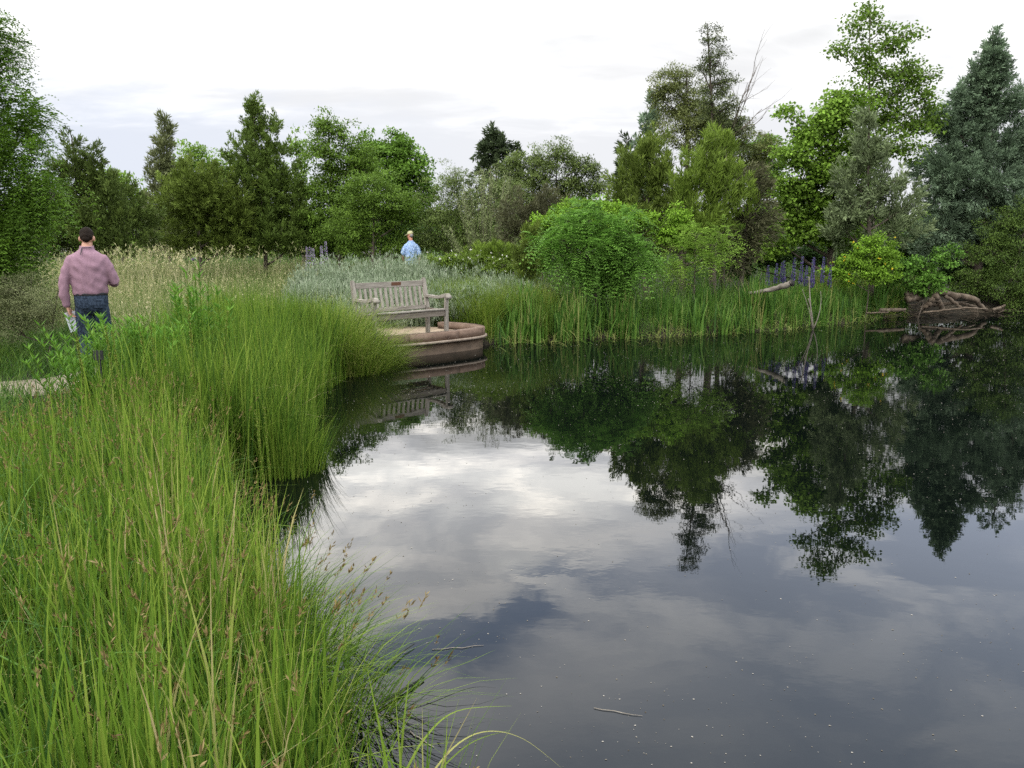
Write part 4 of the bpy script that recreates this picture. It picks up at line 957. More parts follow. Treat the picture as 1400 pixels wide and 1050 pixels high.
# sedge tussocks as single plants
def tussock(label, px, py, z, r, h, n, mat='tussock', bend=(.1, .7), width=(.004, .007), heads=0, dirs=None):
    p = on_z(px, py, z); base = np.array([p[0], p[1], gpt(p[0], p[1])])
    a = RNG.uniform(0, TAU, n); rr = np.sqrt(RNG.uniform(0, 1, n)) * r
    b = base + np.stack([np.cos(a) * rr, np.sin(a) * rr, np.zeros(n)], -1); b[:, 2] = gz(b[:, 0], b[:, 1])
    az = a + RNG.normal(size=n) * .6
    if dirs is not None: az = np.where(RNG.uniform(0, 1, n) < .6, dirs + RNG.normal(size=n) * .5, az)
    s = Soup(); root = empty('grass_tussock', base)
    blades(s, b, h * RNG.uniform(.55, 1.12, n), az, RNG.uniform(*bend, n), RNG.uniform(*width, n), 6, RNG.uniform(.05, .85, n), droop=RNG.uniform(0, .35, n))
    s.build('blade_mass', [M[mat]], root, origin=base)
    if heads:
        s2 = Soup(); k = heads; a2 = az[:k]
        tip = blades(s2, b[:k], h * RNG.uniform(.85, 1.15, k), a2, RNG.uniform(.15, .5, k), .0045, 6, RNG.uniform(.1, .5, k), m=0)
        seed_heads(s2, tip, a2, RNG.uniform(.04, .075, k), 9, m=1, w=.006)
        s2.build('seed_stalks', [M[mat], M['sedge_head']], root, origin=base)
    tag(root, label, 'grass tussock', 'grass tussocks on the bank')
tussock('fountain shaped yellow green tussock hiding the left end of the bench', 464, 496, .1, .58, 1.04, 4200, bend=(.1, .85), width=(.005, .009))
tussock('shaggy tussock left of the fountain shaped one', 415, 480, .15, .5, .95, 2800, bend=(.1, .6))
tussock('yellow green tussock against the near corner of the stone platform', 520, 492, .05, .3, .62, 1500, bend=(.2, .9))
tussock('upright dark tussock standing in the water at the notch', 385, 640, .0, .34, .78, 1500, 'sedge', (.03, .3), (.005, .009))
tussock('sprawling sedge tussock at the waterline below the notch', 392, 900, .0, .26, .58, 500, 'sedge', (.15, .8), (.006, .010), 26, 0.2)
tussock('foreground sedge tussock leaning right over the pond', 440, 985, .02, .22, .62, 420, 'sedge', (.15, .8), (.006, .010), 24, 0.1)
tussock('sedge tussock with ripe brown heads above the waterline', 352, 835, .05, .26, .6, 520, 'sedge', (.1, .6), (.006, .010), 26, 0.1)

# long single blades arching over the water
def long_blade(label, P, wd, mat='tussock', tint=.6):
    P = np.array(P, float); t = np.linspace(0, 1, 16); src = np.linspace(0, 1, len(P))
    # smooth through the control points
    q = smooth_poly(P, False, 6); n = len(q); u = np.linspace(0, 1, n)
    T = unit(np.gradient(q, axis=0)); sd = unit(np.cross(T, np.array([0, 0, 1.0]))); w = wd * (1 - u ** 2.2 * .93) * .5
    V = np.stack([q - sd * w[:, None], q + np.array([0, 0, -.15]) * w[:, None], q + sd * w[:, None]], 1).reshape(-1, 3)
    i = np.arange(n - 1) * 3
    Q = np.concatenate([np.stack([i, i + 1, i + 4, i + 3], -1), np.stack([i + 1, i + 2, i + 5, i + 4], -1)])
    s = Soup(); s.quads(V, Q, np.full(len(Q), tint)); o = s.build('arching_sedge', [M[mat]], None, smooth=True, origin=P[0]); o.location = P[0]
    tag(o, label, 'grass blade', 'long blades arching over the pond')
long_blade('long green blade arching right, upper of the two over the water', [at(545, 1075, 2.2)[0], at(580, 1010, 2.35)[0], at(625, 972, 2.5)[0], at(700, 965, 2.6)[0]], .009)
long_blade('long arching blade with a yellow drooping tip, lowest on the water', [at(570, 1085, 2.1)[0], at(620, 1022, 2.25)[0], at(665, 1000, 2.35)[0], at(715, 1010, 2.4)[0], at(768, 1050, 2.4)[0]], .007, tint=.95)
long_blade('straight narrow blade crossing the arching ones', [at(575, 1080, 2.15)[0], at(640, 1018, 2.3)[0], at(698, 998, 2.4)[0]], .006, tint=.5)
long_blade('faint thin blade leaning far out over the water', [at(500, 1010, 2.7)[0], at(570, 935, 2.9)[0], at(640, 905, 3.05)[0], at(678, 888, 3.1)[0]], .005, tint=.4)
long_blade('stiff upright blade at the edge of the tussock', [at(545, 1075, 2.3)[0], at(552, 990, 2.4)[0], at(559, 930, 2.5)[0]], .009, tint=.5)

# dark and pale reeds floating
def reed(label, pa, pb, z, r, mat, name='dead_reed'):
    a, b = on_z(*pa, z), on_z(*pb, z); s = Soup(); q = np.linspace(0, 1, 6)[:, None]
    tube(s, (a * (1 - q) + b * q) + RNG.normal(size=(6, 3)) * np.array([.0025, .0025, 0]), [r, r, r, r, r * .8, r * .5], 6)
    o = s.build(name, [M[mat]], None, smooth=True, origin=a); o.location = a; tag(o, label, 'reed', 'dead reeds on the water')
reed('thick black waterlogged reed lying beside the foreground tussock', (508, 972), (578, 926), .012, .007, 'black_rot')
reed('slender black reed farther out above the thick one', (505, 930), (566, 880), .012, .004, 'black_rot')
reed('pale straw floating alone in open water', (812, 968), (877, 979), .003, .0013, 'pale_bark')
reed('pale dead stem on the water under the arching blades', (560, 1000), (592, 1022), .003, .0022, 'pale_bark')
reed('thin pale straw with fluff left of the open water', (590, 888), (662, 882), .003, .0014, 'pale_bark')

# floating seed fluff
s = Soup()
def specks():
    V = []; n1 = 2600
    px = np.concatenate([RNG.uniform(420, 1400, 3600), RNG.normal(600, 70, 1000), RNG.uniform(600, 1400, 1800)]); py = np.concatenate([RNG.uniform(470, 1050, 3600), RNG.uniform(490, 640, 1000), RNG.uniform(440, 560, 1800)])
    P = np.array([on_z(a, b, .004) for a, b in zip(px, py)])
    P = np.concatenate([P, np.c_[RNG.uniform(-2, 14, 1800), RNG.uniform(0, 17, 1800), np.full(1800, .004)]])
    P = P[sdist(P[:, 0], P[:, 1]) < -.05]
    P = P[RNG.uniform(0, 1, len(P)) < np.clip(1.6 * patch(P[:, 0], P[:, 1], 1.6, 3) - .25 + .3 * (P[:, 1] > 7), .12, 1)]
    P = P[(P[:, 1] > 5) | (RNG.uniform(0, 1, len(P)) < .45)]
    n = len(P); r = np.minimum(RNG.gamma(1.5, .0010, n), .004) * np.clip(.5 + P[:, 1] * .1, .6, 2.0) + .001
    k = 6; a = np.linspace(0, TAU, k, endpoint=False)[None] + RNG.uniform(0, 6, n)[:, None]
    rad = r[:, None] * RNG.uniform(.55, 1.3, (n, k))
    ring = np.stack([P[:, :1] + np.cos(a) * rad, P[:, 1:2] + np.sin(a) * rad, np.full((n, k), .0015)], -1)
    topc = np.concatenate([P[:, None, :2], (r * .35 + .002)[:, None, None]], -1)
    V = np.concatenate([ring, topc], 1).reshape(-1, 3); b = (np.arange(n) * 7)[:, None]
    Q = np.concatenate([np.stack([b[:, 0] + e, b[:, 0] + (e + 1) % 6, b[:, 0] + (e + 2) % 6, b[:, 0] + 6], -1) for e in (0, 2, 4)])
    s.quads(V, Q, np.tile(RNG.uniform(0, 1, n), 3))
specks()
M['fluff'] = foliage('seed_fluff', [(.08, .068, .05), (.18, .165, .135), (.32, .30, .265)], trans=.1)
tag(s.build('floating_fluff', [M['fluff']]), 'pale seed fluff and specks scattered over the pond surface', 'seed fluff', kind='stuff')

# plant label stake
p = at(135, 482, 5.9)[0]; gzv = gpt(p[0], 5.9)
root = empty('plant_label', (p[0], 5.9, gzv), .15)
M['black_metal'] = solid('black_metal', [(.012, .012, .013), (.03, .03, .032)], 20, .5)
hh = p[2] - gzv
bm_obj('stake', M['black_metal'], root, [((0, 0, -.05), (0, 0, hh - .03), .02, .008, (1, 0, 0))], .002)
bm_obj('label_plate', M['black_metal'], root, [((-.035, -.012, hh - .02), (.035, -.012, hh - .02), .006, .075, (0, 1, 0))], .002)
tag(root, 'small black plant label on a stake in the sedge near the path', 'plant label')

# ------------------------------------------------------------------ people
def loft(rings, k=20):
    """rings: (center, X, Y) with X, Y half-axis vectors -> closed verts/faces"""
    a = np.linspace(0, TAU, k, endpoint=False); V = []
    for c, X, Y in rings:
        V.append(np.asarray(c)[None] + np.cos(a)[:, None] * np.asarray(X)[None] + np.sin(a)[:, None] * np.asarray(Y)[None])
    V = np.concatenate(V); Fs = []; n = len(rings)
    for r in range(n - 1):
        for j in range(k): Fs.append((r * k + j, r * k + (j + 1) % k, (r + 1) * k + (j + 1) % k, (r + 1) * k + j))
    Fs.append(tuple(range(k))[::-1]); Fs.append(tuple((n - 1) * k + j for j in range(k)))
    return V, Fs
def hring(z, cx, cy, rx, ry): return ((cx, cy, z), (rx, 0, 0), (0, ry, 0))
def limb(pts, rad, k=14, flat=1.0):
    pts = np.asarray(pts, float); T = unit(np.gradient(pts, axis=0)); ref = np.array([0, 1.0, .05])
    out = []
    for p, t, r in zip(pts, T, rad):
        X = unit(np.cross(ref, t)); Y = np.cross(t, X); out.append((p, X * r, Y * r * flat))
    # rounded ends
    p0, t0, r0 = pts[0], T[0], rad[0]; p1, t1, r1 = pts[-1], T[-1], rad[-1]
    X0, Y0 = out[0][1], out[0][2]; X1, Y1 = out[-1][1], out[-1][2]
    out = [(p0 - t0 * r0 * .7, X0 * .5, Y0 * .5), (p0 - t0 * r0 * .35, X0 * .85, Y0 * .85)] + out + [(p1 + t1 * r1 * .35, X1 * .85, Y1 * .85), (p1 + t1 * r1 * .7, X1 * .5, Y1 * .5)]
    return loft(out, k)
def ball(c, r, k=16):
    c = np.asarray(c, float); r = np.broadcast_to(np.asarray(r, float), (3,)); out = []
    for t in np.linspace(-.97, .97, 11):
        w = math.sqrt(1 - t * t); out.append((c + np.array([0, 0, r[2] * t]), (r[0] * w, 0, 0), (0, r[1] * w, 0)))
    return loft(out, k)
def fused(name, parts, mat, parent=None, voxel=.009, smooth=6, fn=None):
    V, Fs, off = [], [], 0
    for v, f in parts:
        V.append(v); Fs += [tuple(i + off for i in q) for q in f]; off += len(v)
    me = bpy.data.meshes.new(name + '_raw'); me.from_pydata([tuple(p) for p in np.concatenate(V)], [], Fs); me.update()
    o = bpy.data.objects.new(name + '_raw', me); COL.objects.link(o)
    md = o.modifiers.new('r', 'REMESH'); md.mode = 'VOXEL'; md.voxel_size = voxel
    sm = o.modifiers.new('s', 'SMOOTH'); sm.iterations = smooth; sm.factor = .5
    dg = bpy.context.evaluated_depsgraph_get(); dg.update()
    me2 = bpy.data.meshes.new_from_object(o.evaluated_get(dg)); me2.name = name
    bpy.data.objects.remove(o); bpy.data.meshes.remove(me)
    n = len(me2.vertices); co = np.empty(n * 3, np.float32); me2.vertices.foreach_get('co', co); co = co.reshape(-1, 3)
    if fn is not None: co = fn(co)
    me2.vertices.foreach_set('co', co.ravel())
    me2.polygons.foreach_set('use_smooth', np.ones(len(me2.polygons), bool))
    me2.materials.clear(); me2.materials.append(mat); me2.update()
    return link(name, me2, parent)
def hand(wrist, d, side, curl=.8, palmn=(0, -1, 0)):
    """palm and five curled fingers; d = direction the hand points, side = towards the thumb"""
    w = np.asarray(wrist, float); d = unit(np.asarray(d, float)); sd = unit(np.asarray(side, float) - d * np.dot(side, d)); nn = np.cross(d, sd)
    if np.dot(nn, palmn) < 0: nn = -nn
    parts = [loft([(w - d * .02, sd * .024, nn * .019), (w + d * .02, sd * .032, nn * .018), (w + d * .06, sd * .041, nn * .016), (w + d * .09, sd * .040, nn * .013), (w + d * .1, sd * .03, nn * .008)], 12)]
    for k, (o, L) in enumerate([(.031, .068), (.011, .078), (-.010, .072), (-.030, .056)]):
        p = w + d * .085 + sd * o; dd = d.copy(); pts = [p]
        for j in range(3):
            dd = unit(dd + nn * curl * (.35 + .3 * j)); p = p + dd * L * (.45, .32, .25)[j]; pts.append(p)
        parts.append(limb(pts, [.0098, .009, .0082, .007], 8))
    p = w + d * .03 + sd * .03; dd = unit(d * .7 + sd * .8); pts = [p - dd * .01, p + dd * .035, p + dd * .04 + unit(d + nn * .6) * .03]
    parts.append(limb(pts, [.012, .0105, .0085], 8))
    return parts
def head_parts(c, R3, tall=.118):
    """skull, jaw, nose, ears; c centre; R3 rotates local (x right, y face, z up)"""
    c = np.asarray(c, float)
    def tr(vf): v, f = vf; return v @ R3.T + c, f
    ps = [ball((0, -.012, .022), (.076, .094, .092)), ball((0, .02, -.045), (.056, .066, .066)), ball((0, .062, -.082), (.028, .026, .024)),
          limb([(0, .088, .012), (0, .104, -.022), (0, .098, -.034)], [.009, .014, .012], 8), ball((0, .083, .03), (.058, .02, .016)), ball((0, .085, -.058), (.026, .014, .010)),
          ball((.079, -.008, -.008), (.011, .021, .031)), ball((-.079, -.008, -.008), (.011, .021, .031))]
    return [tr(p) for p in ps]
def rot(ax, deg): return np.array(Matrix.Rotation(R(deg), 3, ax))

M['skin'] = solid('skin', [(.33, .17, .11), (.42, .23, .16)], 18, .55, spec=.35, bump=.05)
M['skin_red'] = solid('sunburnt_skin', [(.4, .17, .11), (.48, .23, .16)], 18, .55, spec=.35, bump=.05)
M['hair'] = solid('dark_brown_hair', [(.006, .004, .003), (.018, .011, .007)], 60, .7, (1, 1, .4), .6, spec=.1, bdist=.004)
M['gray_hair'] = solid('gray_hair', [(.2, .19, .18), (.35, .34, .33)], 60, .6, (1, 1, .4), .6)
M['belt'] = solid('black_belt', [(.008, .008, .01), (.02, .02, .022)], 20, .5)
M['shoe'] = solid('brown_shoe', [(.03, .018, .01), (.07, .045, .03)], 20, .6)
M['khaki'] = solid('khaki_cloth', [(.2, .16, .1), (.27, .22, .15)], 60, .9, bump=.2)
M['cap'] = solid('straw_cap_cloth', [(.4, .38, .2), (.52, .5, .3)], 60, .9, bump=.2)
def cloth(name, c0, c1, check=None, pat=None):
    m = bpy.data.materials.new(name); nt, N, L = nodes(m)
    tc = N.new('ShaderNodeTexCoord')
    no = N.new('ShaderNodeTexNoise'); no.inputs['Scale'].default_value = 5; no.inputs['Detail'].default_value = 4; L.new(tc.outputs['Object'], no.inputs['Vector'])
    fine = N.new('ShaderNodeTexNoise'); fine.inputs['Scale'].default_value = pat or 90; fine.inputs['Detail'].default_value = 2; L.new(tc.outputs['Object'], fine.inputs['Vector'])
    r = ramp(N, [c0, c1], [.35, .65] if not pat else [.44, .54]); L.new(fine.outputs[0], r.inputs[0])
    p = N.new('ShaderNodeBsdfPrincipled'); p.inputs['Roughness'].default_value = .85; p.inputs['Specular IOR Level'].default_value = .2; L.new(r.outputs[0], p.inputs['Base Color'])
    wv = N.new('ShaderNodeTexWave'); wv.inputs['Scale'].default_value = 3.2; wv.inputs['Distortion'].default_value = 9; wv.inputs['Detail'].default_value = 2; L.new(tc.outputs['Object'], wv.inputs['Vector'])
    ad = N.new('ShaderNodeMath'); ad.operation = 'MULTIPLY_ADD'; ad.inputs[1].default_value = .45; L.new(wv.outputs[1], ad.inputs[0]); L.new(no.outputs[0], ad.inputs[2])
    b = N.new('ShaderNodeBump'); b.inputs['Strength'].default_value = .4; b.inputs['Distance'].default_value = .02; L.new(ad.outputs[0], b.inputs['Height']); L.new(b.outputs[0], p.inputs['Normal'])
    o = N.new('ShaderNodeOutputMaterial'); L.new(p.outputs[0], o.inputs[0]); return m
M['pink_shirt'] = cloth('dusty_pink_cotton', (.2, .118, .152), (.25, .15, .188))
M['denim'] = cloth('dark_denim', (.010, .017, .03), (.028, .042, .066), pat=45)
M['blue_shirt'] = cloth('blue_print_cotton', (.12, .22, .43), (.36, .47, .64), pat=42)

def wrinkle(amp, seed):
    def f(co):
        x, y, z = co.T
        w = np.sin(z * 38 + 9 * np.sin(x * 9 + seed) + 5 * y) * np.sin(x * 14 - z * 11 + seed * 2) + .6 * np.sin(z * 61 + x * 31 + seed)
        k = amp * (.35 + .65 * np.clip(1.45 - abs(z - 1.08) * 2.4, 0, 1))
        c = np.array([0, 0, 0]); d = co * np.array([1, 1, 0]); d = unit(d)
        return co + d * (k * w)[:, None]
    return f

def person1():
    loc = at(124, 400, 8.45)[0]; gz0 = gpt(loc[0], 8.45)
    root = None
    hc = np.array([.014, .066, 1.606]); HR = rot('Z', -7) @ rot('X', -26)
    torso = [hring(.90, 0, -.005, .165, .125), hring(1.0, 0, -.005, .168, .118), hring(1.1, 0, 0, .17, .112), hring(1.25, 0, -.005, .182, .112), hring(1.36, 0, -.008, .19, .105), hring(1.42, 0, -.005, .168, .088), hring(1.462, 0, 0, .12, .07), hring(1.49, .003, .01, .068, .06), hring(1.53, .006, .032, .058, .058), hring(1.56, .01, .048, .056, .058)]
    legL = [(-.09, 0, .92), (-.098, .01, .66), (-.095, .02, .5), (-.10, -.03, .28), (-.105, -.08, .09)]
    legR = [(.09, 0, .92), (.098, .03, .66), (.092, .08, .5), (.095, .09, .28), (.10, .09, .09)]
    rl = [.088, .082, .060, .052, .040]
    armL = [(-.165, -.005, 1.385), (-.225, -.012, 1.27), (-.272, -.025, 1.13), (-.278, -.03, 1.01), (-.262, -.02, .905)]
    armR = [(.165, -.005, 1.385), (.222, -.01, 1.27), (.270, .0, 1.14), (.25, .13, 1.12), (.17, .25, 1.16)]
    ra = [.05, .047, .040, .036, .027]
    ps = [loft(torso), limb(legL, rl), limb(legR, rl), limb(armL, ra), limb(armR, ra)] + head_parts(hc, HR)
    ps += hand((-.258, -.018, .893), (.3, -.02, -1), (.3, .9, 0), 1.1, (1, 0, 0)) + hand((.16, .265, 1.165), (-.6, .7, .15), (0, .2, 1), .8, (-.6, -.6, 0))
    body = fused('person', ps, M['skin'], None, .0055, 3)
    body.location = (loc[0], 8.45, gz0); body.scale = (.88, .92, .97); body.rotation_euler = (0, 0, R(25))
    tag(body, 'man in dusty pink shirt and jeans walking away on the path, head bowed', 'person')
    # shirt
    st = [hring(1.005, 0, -.005, .182, .132), hring(1.03, 0, -.006, .192, .142), hring(1.08, 0, -.006, .197, .143), hring(1.2, 0, -.012, .198, .138), hring(1.32, 0, -.015, .212, .128), hring(1.385, 0, -.01, .212, .112), hring(1.42, 0, -.008, .192, .1), hring(1.452, 0, -.004, .145, .09), hring(1.48, .002, .006, .095, .08), hring(1.505, .004, .012, .076, .072)]
    sl = [np.array(p) for p in armL]; sr = [np.array(p) for p in armR]
    shirt = fused('shirt', [loft(st, 26), limb(armL, [.064, .064, .060, .056, .045]), limb(armR[:3] + [(.262, .09, 1.125), (.21, .2, 1.14)], [.064, .064, .060, .055, .046])], M['pink_shirt'], body, .009, 4, wrinkle(.0042, 1.0))
    fused('collar', [loft([((.004, .012, 1.49), (.085, 0, .0), (0, .08, .004)), ((.005, .018, 1.53), (.076, 0, 0), (0, .072, .008)), ((.005, .018, 1.534), (.066, 0, 0), (0, .062, .008)), ((.005, .016, 1.5), (.066, 0, 0), (0, .062, 0))], 24)], M['pink_shirt'], shirt, .005, 2)
    fused('neck_strap', [limb([(-.045, -.058, 1.508), (-.05, -.092, 1.478), (-.062, -.110, 1.44)], [.006, .007, .005], 8), limb([(-.045, -.058, 1.512), (0, -.068, 1.515), (.06, -.045, 1.512)], [.004, .004, .004], 8)], M['belt'], body, .004, 1)
    tr_ = fused('jeans', [loft([hring(.80, 0, -.012, .13, .09), hring(.84, 0, -.014, .168, .125), hring(.9, 0, -.014, .184, .142), hring(.97, 0, -.01, .184, .138), hring(1.022, 0, -.006, .182, .132)], 26), limb([(-.088, -.012, .86), (-.094, 0, .74)] + legL[1:], [.098, .097, .094, .078, .072, .066]), limb([(.088, -.012, .86), (.094, .01, .74)] + legR[1:], [.098, .097, .094, .078, .072, .066])], M['denim'], body, .009, 4)
    for sx in (-1, 1):
        fused('back_pocket', [loft([((sx * .082, -.150, .87), (.055, 0, 0), (0, .006, 0)), ((sx * .082, -.152, .90), (.062, 0, 0), (0, .007, 0)), ((sx * .082, -.148, .965), (.064, 0, 0), (0, .007, 0))], 12)], M['denim'], tr_, .005, 1)
    fused('belt', [loft([hring(1.0, 0, -.006, .187, .1375), hring(1.035, 0, -.006, .187, .1375)], 28)], M['belt'], body, .007, 1)
    # hair: cap over the back and top of the skull
    def tr(vf): v, f = vf; return v @ HR.T + hc, f
    hp = [tr(ball((0, -.02, .034), (.0775, .0885, .085))), tr(ball((0, -.046, .0), (.070, .064, .058))), tr(ball((0, -.066, -.035), (.046, .036, .034)))]
    def hf(co):
        return co + rdir(len(co)) * .0022
    fused('hair', hp, M['hair'], body, .006, 2, hf)
    for pts in (legL, legR):
        p = np.array(pts[-1]); fused('shoe', [limb([(p[0], p[1] - .06, .05), (p[0], p[1] + .04, .05), (p[0], p[1] + .17, .035)], [.045, .05, .038], 12)], M['shoe'], body, .008, 3)
    # paper held in the left hand: its own thing
    hp_ = np.array([loc[0], 8.45, gz0]) + np.array(Matrix.Rotation(R(25), 3, 'Z') @ Vector((-.212, -.03, .775)))
    s = Soup(); n = 9; u = np.linspace(-.5, .5, n); V = []
    for w_ in np.linspace(0, 1, 9):
        V.append(np.stack([.105 * u + .045 * w_, .05 * np.cos(u * 2.6) + .05 * u, -.205 * w_ + .02 * u + .03], -1))
    V = np.array(V); V2 = V + np.array([0, .0012, 0]); Vall = np.concatenate([V.reshape(-1, 3), V2.reshape(-1, 3)])
    i = (np.arange(8)[:, None] * n + np.arange(n - 1)[None]).ravel(); Q = np.stack([i, i + 1, i + n + 1, i + n], -1)
    s.quads(Vall, np.concatenate([Q, Q[:, ::-1] + n * 9]))
    M['paper'] = solid('white_paper', [(.62, .64, .7), (.74, .76, .8)], 4, .7)
    o = s.build('paper_sheet', [M['paper']], None, smooth=True); o.location = hp_; o.rotation_euler = (0, 0, R(25))
    tag(o, 'curled white paper in the hand of the pink shirted man', 'paper')
person1()

def person2():
    loc = at(562, 340, 19.6)[0]; gz0 = gpt(loc[0], 19.6)
    top = at(557, 315, 19.6)[0][2]; k = (top - gz0) / 1.80
    hc = np.array([-.015, .05, 1.665]); HR = rot('Z', 58) @ rot('X', -8)
    torso = [hring(.9, 0, 0, .18, .15), hring(1.0, 0, .02, .185, .16), hring(1.15, 0, .02, .19, .155), hring(1.3, 0, 0, .195, .13), hring(1.42, 0, -.01, .19, .10), hring(1.48, 0, 0, .12, .075), hring(1.52, 0, .015, .066, .064), hring(1.6, 0, .03, .062, .062)]
    legL = [(-.09, 0, .92), (-.1, .03, .5), (-.1, .02, .09)]; legR = [(.09, 0, .92), (.1, -.02, .5), (.1, -.07, .09)]
    armL = [(-.165, -.01, 1.385), (-.24, -.02, 1.28), (-.285, -.01, 1.14), (-.26, .1, 1.02), (-.24, .18, .95)]
    armR = [(.165, -.01, 1.385), (.235, -.02, 1.28), (.275, -.03, 1.13), (.275, .0, 1.0), (.265, .03, .9)]
    ra = [.052, .05, .042, .036, .028]
    ps = [loft(torso), limb(legL, [.09, .062, .042]), limb(legR, [.09, .062, .042]), limb(armL, ra), limb(armR, ra)] + head_parts(hc, HR)
    ps += hand((-.236, .19, .945), (.1, .6, -.8), (.8, .2, 0), .8, (0, -1, 0)) + hand((.262, .035, .885), (-.05, .1, -1), (0, 1, 0), .7, (-1, 0, 0))
    body = fused('person', ps, M['skin_red'], None, .0065, 3)
    body.location = (loc[0], 19.6, gz0); body.scale = (k * .82, k * .9, k); body.rotation_euler = (0, 0, R(14))
    tag(body, 'man in blue printed short sleeved shirt and straw cap beyond the sagebrush', 'person')
    st = [hring(.86, 0, 0, .215, .185), hring(.95, 0, .01, .212, .182), hring(1.1, 0, .015, .212, .178), hring(1.28, 0, -.005, .216, .152), hring(1.385, 0, -.012, .21, .124), hring(1.42, 0, -.01, .19, .112), hring(1.46, 0, -.004, .145, .098), hring(1.5, 0, .006, .1, .084), hring(1.525, 0, .012, .078, .076)]
    fused('shirt', [loft(st, 24), limb([armL[0], armL[1], (-.28, -.012, 1.17)], [.066, .076, .08]), limb([armR[0], armR[1], (.27, -.028, 1.16)], [.066, .076, .08])], M['blue_shirt'], body, .01, 3, wrinkle(.005, 3.0))
    fused('trousers', [loft([hring(.8, 0, 0, .19, .16), hring(.95, 0, 0, .195, .165)], 20), limb(legL, [.105, .085, .075]), limb(legR, [.105, .085, .075])], M['khaki'], body, .011, 3)
    def tr(vf): v, f = vf; return v @ HR.T + hc, f
    fused('hair', [tr(ball((0, -.04, -.005), (.079, .07, .06)))], M['gray_hair'], body, .007, 2)
    fused('cap', [tr(loft([((0, -.01, .035), (.090, 0, 0), (0, .108, 0)), ((0, -.01, .075), (.086, 0, 0), (0, .102, 0)), ((0, -.012, .108), (.066, 0, 0), (0, .078, 0)), ((0, -.012, .124), (.034, 0, 0), (0, .04, 0))], 20)),
                  tr(loft([((0, .075, .034), (.076, 0, 0), (0, .14, -.022)), ((0, .075, .046), (.074, 0, 0), (0, .138, -.022))], 20))], M['cap'], body, .006, 2)
    for p in (legL[-1], legR[-1]):
        fused('shoe', [limb([(p[0], p[1] - .06, .05), (p[0], p[1] + .04, .05), (p[0], p[1] + .17, .035)], [.045, .05, .038], 12)], M['shoe'], body, .01, 3)
person2()

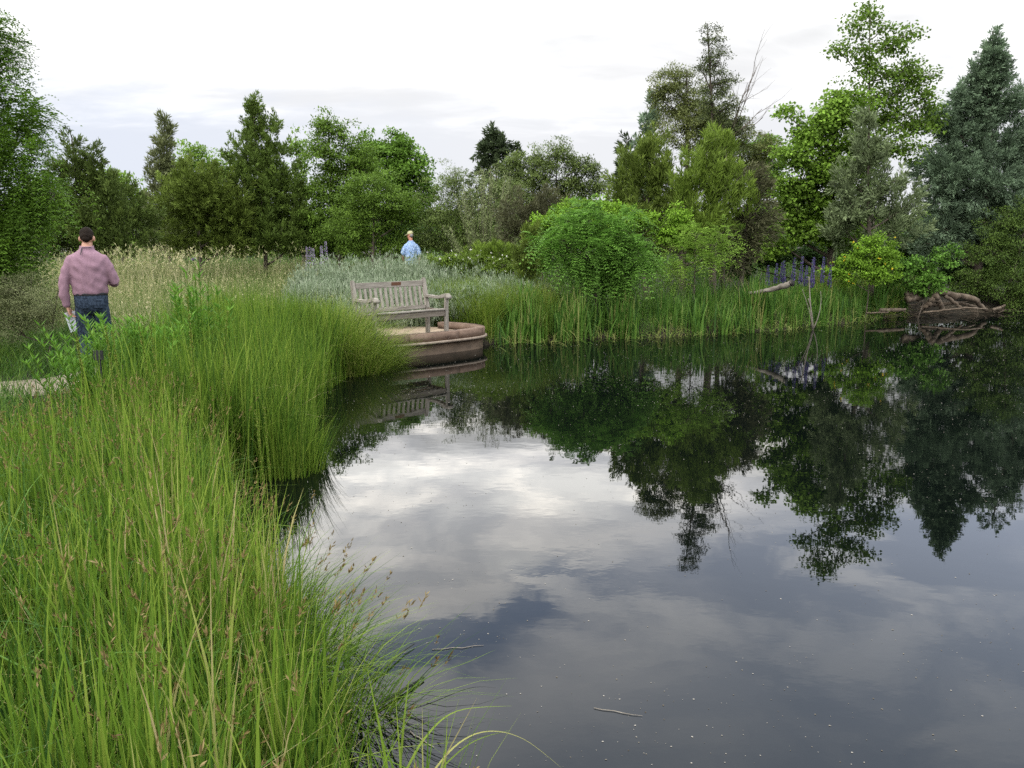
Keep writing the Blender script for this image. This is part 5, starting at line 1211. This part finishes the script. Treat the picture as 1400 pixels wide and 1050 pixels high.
# ------------------------------------------------------------------ sky, sun
def build_world():
    w_ = bpy.data.worlds.new('World'); scene.world = w_; w_.use_nodes = True
    nt = w_.node_tree; N, L = nt.nodes, nt.links; N.clear()
    def mth(op, a, b=None, c=None, clamp=False):
        m = N.new('ShaderNodeMath'); m.operation = op; m.use_clamp = clamp
        for k, v in enumerate((a, b, c)):
            if v is None: continue
            if hasattr(v, 'is_linked') or hasattr(v, 'links'): L.new(v, m.inputs[k])
            else: m.inputs[k].default_value = v
        return m.outputs[0]
    def smooth(v, a, b, lo=0., hi=1.):
        m = N.new('ShaderNodeMapRange'); m.interpolation_type = 'SMOOTHSTEP'
        L.new(v, m.inputs[0]); m.inputs[1].default_value = a; m.inputs[2].default_value = b; m.inputs[3].default_value = lo; m.inputs[4].default_value = hi
        return m.outputs[0]
    def mix(f, a, b, mode='MIX'):
        m = N.new('ShaderNodeMix'); m.data_type = 'RGBA'; m.blend_type = mode; m.clamp_factor = True
        for sck, v in ((m.inputs[0], f), (m.inputs[6], a), (m.inputs[7], b)):
            if isinstance(v, (int, float)): sck.default_value = v
            elif isinstance(v, tuple): sck.default_value = (*v, 1)
            else: L.new(v, sck)
        return m.outputs[2]
    tc = N.new('ShaderNodeTexCoord'); sp = N.new('ShaderNodeSeparateXYZ'); L.new(tc.outputs['Generated'], sp.inputs[0])
    x, y, z = sp.outputs
    r = mth('SQRT', mth('ADD', mth('MULTIPLY', x, x), mth('MULTIPLY', y, y)))
    e = mth('DIVIDE', z, mth('MAXIMUM', r, .02)); e = mth('MINIMUM', mth('MAXIMUM', e, 0), 4)      # tangent of elevation
    a = mth('DIVIDE', x, mth('MAXIMUM', r, .02))                          # sine of azimuth from +Y
    zz = mth('ADD', mth('MAXIMUM', z, 0), .16)
    cv = N.new('ShaderNodeCombineXYZ'); L.new(mth('DIVIDE', x, zz), cv.inputs[0]); L.new(mth('DIVIDE', y, zz), cv.inputs[1]); cv.inputs[2].default_value = 3.7
    def noise(sc, det, dist=.0, off=0, rough=.55):
        mp = N.new('ShaderNodeMapping'); mp.inputs['Location'].default_value = (off, off * .7, off * .3); mp.inputs['Rotation'].default_value = (0, 0, R(28)); mp.inputs['Scale'].default_value = (1, 1.55, 1); L.new(cv.outputs[0], mp.inputs[0])
        n = N.new('ShaderNodeTexNoise'); n.inputs['Scale'].default_value = sc; n.inputs['Detail'].default_value = det; n.inputs['Distortion'].default_value = dist; n.inputs['Roughness'].default_value = rough
        L.new(mp.outputs[0], n.inputs['Vector']); return n.outputs[0]
    n1, n2 = noise(1.15, 6, .35), noise(3.4, 6, .5, 5.2)
    # bright cloud deck low in front, dark gray deck above it; the edge dips to the right
    edge = mth('ADD', mth('ADD', e, mth('MULTIPLY', a, .45)), mth('MULTIPLY_ADD', n1, .22, -.11))
    edge = mth('ADD', edge, mth('MULTIPLY_ADD', n2, .12, -.06))
    bright = mix(smooth(n2, .42, .62), (46, 45.5, 44), (66, 63, 58))
    bright = mix(mth('MULTIPLY', smooth(n1, .40, .54, 1, 0), .6), bright, (17, 18, 21))
    dark = mix(smooth(n1, .38, .62), (16, 18, 22.5), (37, 37, 38))
    dark = mix(mth('MULTIPLY', smooth(n2, .46, .68), .6), dark, (42, 41.5, 41))
    dark = mix(mth('MULTIPLY', smooth(mth('ADD', e, mth('MULTIPLY', a, .6)), .55, .85), .85), dark, mix(smooth(n2, .4, .65), (17, 19.5, 24.5), (22, 24, 28)))
    c = mix(smooth(edge, .435, .51), bright, dark)
    c = mix(smooth(mth('MULTIPLY_ADD', n2, .3, z), .72, .95), c, (36, 36, 36))          # brighter overhead
    c = mix(smooth(y, .12, -.25), c, mix(smooth(n1, .35, .65), (24, 25, 27), (38, 38, 37)))   # and behind
    sky = N.new('ShaderNodeTexSky'); sky.sky_type = 'NISHITA'; sky.sun_disc = False; sky.sun_elevation = R(52); sky.sun_rotation = R(215)
    # torn blue gap along the edge of the two decks
    gap = mth('MULTIPLY', mth('MULTIPLY', smooth(edge, .42, .46), smooth(edge, .50, .60, 1, 0)), smooth(n2, .46, .56, 1, 0))
    gap = mth('MULTIPLY', gap, mth('MULTIPLY', smooth(a, -.35, -.15), smooth(a, .02, .2, 1, 0)))
    blue = mix(.5, sky.outputs[0], (8, 14, 27))
    c = mix(mth('MULTIPLY', gap, .6), c, blue)
    # low sky: thinner pale lavender veil towards the horizon
    gb = mth('MULTIPLY', mth('MULTIPLY', smooth(e, .18, .22), smooth(e, .27, .33, 1, 0)), smooth(noise(1.2, 4, .3, 11.0, .45), .42, .66))
    low = mix(smooth(a, -.55, .1), (7.9, 8.4, 9.5), (8.8, 8.95, 9.3))
    lowe = mth('ADD', e, mth('MULTIPLY_ADD', n2, .09, -.045))
    mid_ = mix(smooth(lowe, .10, .19), low, mix(smooth(n1, .34, .68), (9.0, 9.05, 9.2), (14, 14, 14)))
    c = mix(smooth(lowe, .22, .31), mid_, c)
    c = mix(mth('MULTIPLY', mth('MULTIPLY', gb, smooth(a, -.25, .05, .25, 1)), .8), c, (7.9, 8.0, 8.15))
    lp = mix(.12, c, sky.outputs[0])
    bg = N.new('ShaderNodeBackground'); bg.inputs[1].default_value = .1; L.new(c, bg.inputs[0])
    o = N.new('ShaderNodeOutputWorld'); L.new(bg.outputs[0], o.inputs[0])
build_world()
sd = bpy.data.lights.new('sun', 'SUN'); sd.energy = 1.5; sd.angle = R(11); sd.color = (1, .96, .9)
so = bpy.data.objects.new('sun', sd); COL.objects.link(so); so.location = (-8, -10, 20)
az, el = R(215), R(52)
dv = Vector((math.sin(az) * math.cos(el), math.cos(az) * math.cos(el), math.sin(el)))
so.rotation_euler = dv.to_track_quat('Z', 'Y').to_euler()

# ------------------------------------------------------------------ camera and render settings
cd = bpy.data.cameras.new('camera'); cd.sensor_width = 36; cd.lens = 36 * F / 1400; cd.clip_end = 3000; cd.clip_start = .05
co_ = bpy.data.objects.new('camera', cd); COL.objects.link(co_); co_.location = (0, 0, H); co_.rotation_euler = (R(90) - TH, 0, 0)
scene.camera = co_
scene.view_settings.view_transform = 'Standard'; scene.view_settings.look = 'None'; scene.view_settings.exposure = 0; scene.view_settings.gamma = 1
cy = scene.cycles
cy.max_bounces = 6; cy.diffuse_bounces = 3; cy.glossy_bounces = 3; cy.transmission_bounces = 4; cy.transparent_max_bounces = 8
cy.use_denoising = False; cy.sample_clamp_indirect = 6
